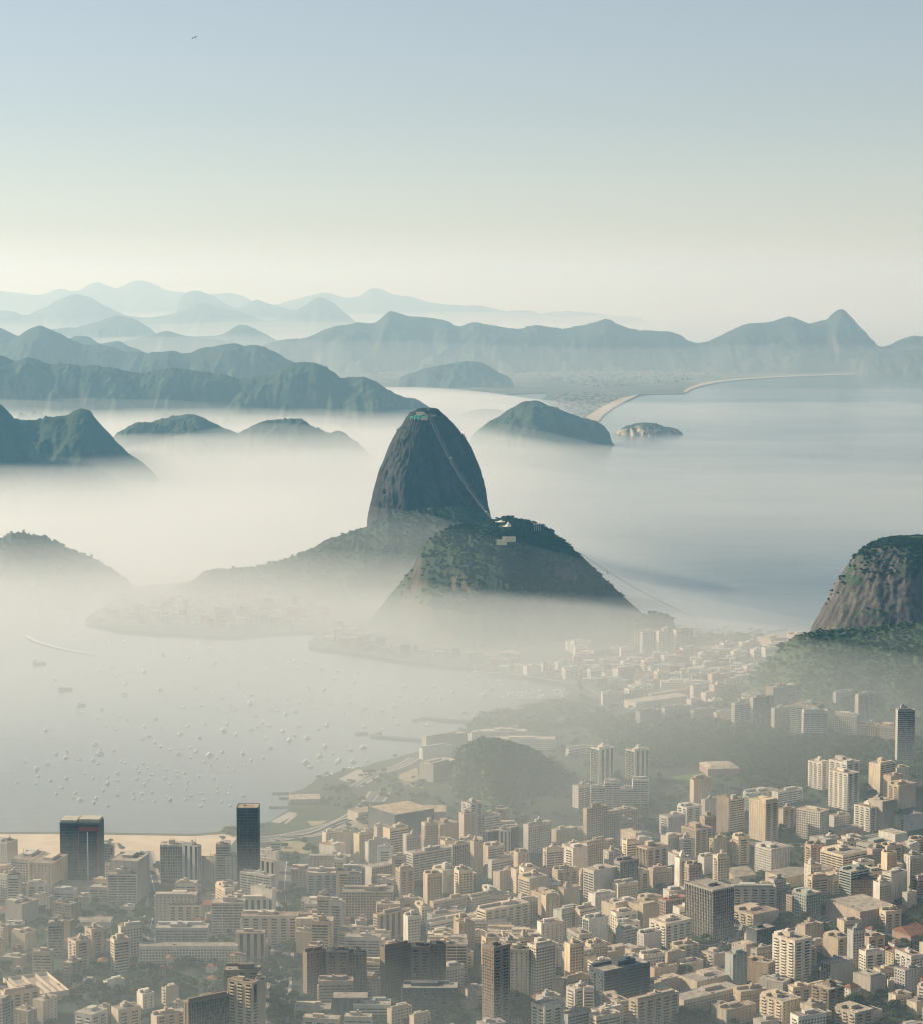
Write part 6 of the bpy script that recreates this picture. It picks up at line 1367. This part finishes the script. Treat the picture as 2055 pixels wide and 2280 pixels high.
for x, y in ((860, 545), (882, 548), (925, 560), (942, 562), (968, 560), (1012, 562), (1035, 560), (1045, 552), (1062, 566), (1140, 562), (1160, 565), (1176, 566), (1235, 566), (1250, 566), (1262, 562), (1278, 560), (990, 566), (1215, 572)): palm(T4, x, y, rb.uniform(1.1, 1.5))
for x, y in ((1420, 980), (1435, 975), (1590, 1130), (1425, 1470)): palm(T6, x, y, 1.1, 'palms between the city blocks')
# bird
def bird():
    X, Z = atY(433, 83, 420); nb = flat_mat('bird_feather', (.42, .43, .44), .8, .2, .1, .5)
    V = [(0, 1.1, 0), (.12, .3, .05), (0, -1.1, .0), (-.12, .3, .05), (0, .2, -.14), (-1.1, .15, .35), (-1.0, -.35, .3), (-2.3, -.3, .05), (1.1, .15, .35), (1.0, -.35, .3), (2.3, -.3, .05), (-.12, -.4, .04), (.12, -.4, .04), (-.3, -1.5, 0), (.3, -1.5, 0)]
    T_ = [(0, 1, 3), (1, 12, 11), (1, 11, 3), (12, 2, 11), (0, 4, 1), (0, 3, 4), (4, 2, 12), (4, 12, 1), (4, 11, 2), (4, 3, 11), (3, 5, 6), (3, 6, 11), (5, 7, 6), (1, 9, 8), (1, 12, 9), (8, 9, 10), (2, 13, 14)]
    o = link('bird', mk_mesh('bird', V, None, nb, tris=T_), label='dark bird gliding high in the pale sky', category='bird'); o.location = (X, 420, Z); o.rotation_euler = (.3, rad(-20), rad(60)); o.scale = (.45, .45, .45)
bird()
# far town: low pale houses on the plain beyond the bay and along the hazy near shore
def far_town(name, tr, poly, n, seed, lab, size=(10, 22), hh=(5, 14), far=False):
    rg = random.Random(seed); P = np.array([tr(*p) for p in poly]); B = []; M = []
    for _ in range(n * 6):
        if len(B) >= n: break
        px, py = rg.uniform(P[:, 0].min(), P[:, 0].max()), rg.uniform(P[:, 1].min(), P[:, 1].max())
        if not inside(P, px, py): continue
        x, y, z = atc(px, py) if far else (*at(px, py, GZ), GZ)
        if not far and (overlaps(x, y, 8) or hgt(x, y) > GZ + 12): continue
        z = z if far else hgt(x, y); w_, d, h = rg.uniform(*size), rg.uniform(*size), rg.uniform(*hh)
        if not far and rg.random() < .25: h *= 1.9
        B.append((x - w_ / 2, x + w_ / 2, y - d / 2, y + d / 2, z - 2, z + h + (5 if far else 0))); M.append(rg.choice((0, 0, 1, 2)))
        if not far: FOOT.append((x, y, w_, d, 0)); refresh()
    link(name, boxes_mesh(name, B, [TOWN_W, TOWN_C, M_TILE], M), kind='stuff', label=lab)
TOWN_W = flat_mat('town_white', (.36, .335, .29), .85, .2, .15, .02); TOWN_C = flat_mat('town_beige', (.26, .23, .19), .85, .2, .2, .02)
far_town('distant_houses', C2, [(130, 405), (300, 410), (330, 440), (480, 470), (560, 470), (700, 460), (880, 440), (980, 430), (1120, 385), (1120, 375), (950, 378), (560, 380), (130, 385)], 420, 1, 'tiny pale houses on the far plain behind the long beach', (14, 30), (5, 16), True)
far_town('distant_houses', C2, [(350, 500), (480, 490), (640, 500), (560, 540), (490, 578), (400, 545)], 260, 2, 'tiny pale houses between the lagoon and the long beach', (12, 26), (4, 11), True)
far_town('distant_houses', C1, [(1240, 350), (1500, 400), (1640, 420), (1780, 440), (1820, 470), (1600, 470), (1500, 430)], 160, 3, 'tiny pale houses below the far wooded ridge', (14, 28), (5, 12), True)
far_town('shore_houses', T3, [(400, 470), (480, 420), (560, 430), (700, 410), (900, 415), (1100, 420), (1290, 455), (1300, 500), (1100, 525), (900, 535), (700, 525), (480, 515), (380, 500)], 150, 4, 'hazy pale houses crowded on the low shore across the bay', (9, 17), (6, 17))
far_town('shore_houses', T3, [(1240, 570), (1330, 530), (1420, 560), (1560, 610), (1700, 620), (1820, 640), (1820, 670), (1600, 645), (1400, 615)], 80, 5, 'hazy pale houses along the shore at the foot of the wooded hill', (9, 20), (6, 16))
far_town('shore_houses', T4, [(0, 650), (150, 660), (330, 690), (700, 655), (960, 650), (1150, 690), (1200, 760), (1000, 760), (560, 760), (330, 715), (100, 680)], 230, 6, 'hazy low houses between the towers below the wooded hill', (9, 20), (4, 13))
# ------------------------------------------------------------------ labels: what sets each copy apart
ORD = ['', 'second ', 'third ', 'fourth ', 'fifth ', 'sixth ', 'seventh ', 'eighth ', 'ninth ', 'tenth ', 'eleventh ', 'twelfth ', 'thirteenth ', 'fourteenth ', 'fifteenth ', 'sixteenth ', 'seventeenth ', 'eighteenth ', 'nineteenth ', 'twentieth ']
def short(n):
    w_ = n.split(); return n
SHORT = {}
for d in THINGS + BOATS:
    if d['nick']: d['o']['label'] = d['nick'] if len(d['nick'].split()) > 3 else d['nick'] + ' in the city'
MARKS = [(d['px'], d['py'], m) for d, m in ((next(q for q in THINGS if q['nick'] == a), b) for a, b in (
    ('black glass tower with a red frame and a white vertical strip', 'red-framed black tower'), ('slim black glass tower rising above the beach', 'slim black tower'), ('white stepped office block with long window bands', 'white stepped office'), ('wide white block with long balcony rows', 'wide balconied white block'),
    ('very long low white block with rows of windows', 'very long low block'), ('brown block with pale vertical ribs and a terrace roof', 'brown ribbed block'), ('white slab with a stepped red roof', 'stepped red roof'), ('black glass office block with a pale central column', 'black office with pale column'),
    ('dark slab block split by black recesses, lower of the pair', 'dark recessed slab'), ('tall brown lattice-fronted tower', 'brown lattice tower'), ('tall white tower with a dark window grid', 'white gridded tower'), ('plain cream block dotted with tiny windows', 'plain cream block'),
    ('white block with one black glass end', 'black-ended white block'), ('taller of two slim white towers with dark side panels', 'twin slim white towers'), ('stepped white balconied tower lit by the sun', 'sunlit stepped tower'), ('cream tower with a broad lit windowed end', 'lit-ended cream tower'),
    ('grey finned office tower with a pale corner column', 'grey finned tower'), ('dark green glass block with white terraces', 'green glass block'), ('white balcony-striped tower with a black roof edge', 'striped black-edged tower'), ('slim pale green tower with bright blank end', 'slim pale green tower'),
    ('wide dark glass slab with pale floor bands', 'wide dark banded slab'), ('long cream palace with a courtyard', 'courtyard palace'), ('slim grey banded tower against the wooded slope', 'slim banded tower'), ('middle of three pale towers at the foot of the wooded rock', 'three pale towers'),
    ('long white institute with many windows beside the green hill', 'long white institute'), ('dark glass mall with long tan roof decks', 'dark glass mall'), ('long low beige block with two rows of windows', 'long low beige block'), ('low pinkish complex with a long shaded front', 'low pinkish complex'), ('square shaded hall block by the bay shore', 'shaded hall block')))]
WMARKS = MARKS + [(*T9(1080, 310), 'long straight breakwater'), (*T9(1400, 158), 'hook-ended breakwater'), (*T3(220, 600), 'foam wake'), (*T3(340, 505), 'hazy point of houses'), (*T3(1215, 600), 'hazy second point'), (*T3(258, 769), 'bulky dark boat'), (*T9(600, 590), 'quay of packed yachts'), (*T4(300, 800), 'club pontoons'), (*T3(900, 700), 'middle of the moorings'), (*T5(600, 150), 'moorings off the red-framed tower'), (*T5(1300, 200), 'moorings off the slim tower'), (*T3(1500, 780), 'shoal below the wooded rock')]
WATER = WMARKS[len(MARKS):] + [(*T5(470, 440), 'beach by the red-framed tower'), (*T5(1437, 370), 'top of the slim black tower')]
def relate(d, marks):
    best = min(marks, key=lambda m: math.hypot(m[0] - d['px'], (m[1] - d['py'])) + (0.01 if m[2] else 0))
    dx, dy = d['px'] - best[0], d['py'] - best[1]; dist = math.hypot(dx, dy)
    if abs(dx) > abs(dy) * 1.1: r = 'on the bay side of the' if dx < 0 else 'on the hill side of the'
    else: r = 'behind the' if dy < 0 else 'in front of the'
    return r, best[2], dist
def label_all(lst, marks, water=False, tail=''):
    byk = {}
    for d in lst:
        if 'label' in d['o']: continue
        r, m, dist = relate(d, marks)
        if water: r = {'on the bay side of the': 'baywards of the', 'on the hill side of the': 'shoreward of the', 'behind the': 'beyond the', 'in front of the': 'citywards of the'}[r]
        if d['sty'].split('-')[0] in d['kind']: s_ = ''
        else: s_ = d['sty'] + ' '
        byk.setdefault((d['adj'], s_, d['kind'], r, m), []).append((dist, d))
    for (a, s_, k, r, m), l in byk.items():
        l.sort(key=lambda q: q[0])
        for i, (_, d) in enumerate(l):
            o_ = ORD[min(i, len(ORD) - 1)]
            txt = f'{o_}{a} {s_}{k} {r} {m}' if i == 0 or len(l) == 1 else f'{o_}{a} {s_}{k} {r} {m}'
            txt = txt.split()
            if len(txt) > 16: txt = [q for q in txt if q not in ('tall', 'slender', s_.strip())]
            d['o']['label'] = ' '.join(txt)
label_all(THINGS, MARKS); label_all(HOUSES, MARKS); label_all(TREES, MARKS); [d.update(sty='tall') for d in PALMS]
label_all(PALMS, MARKS + [(*T4(870, 540), 'foot of the wooded rock'), (*T4(1035, 560), 'middle of the little beach'), (*T4(1250, 560), 'foot of the bare rock peak')]); label_all(BOATS, WATER, True)
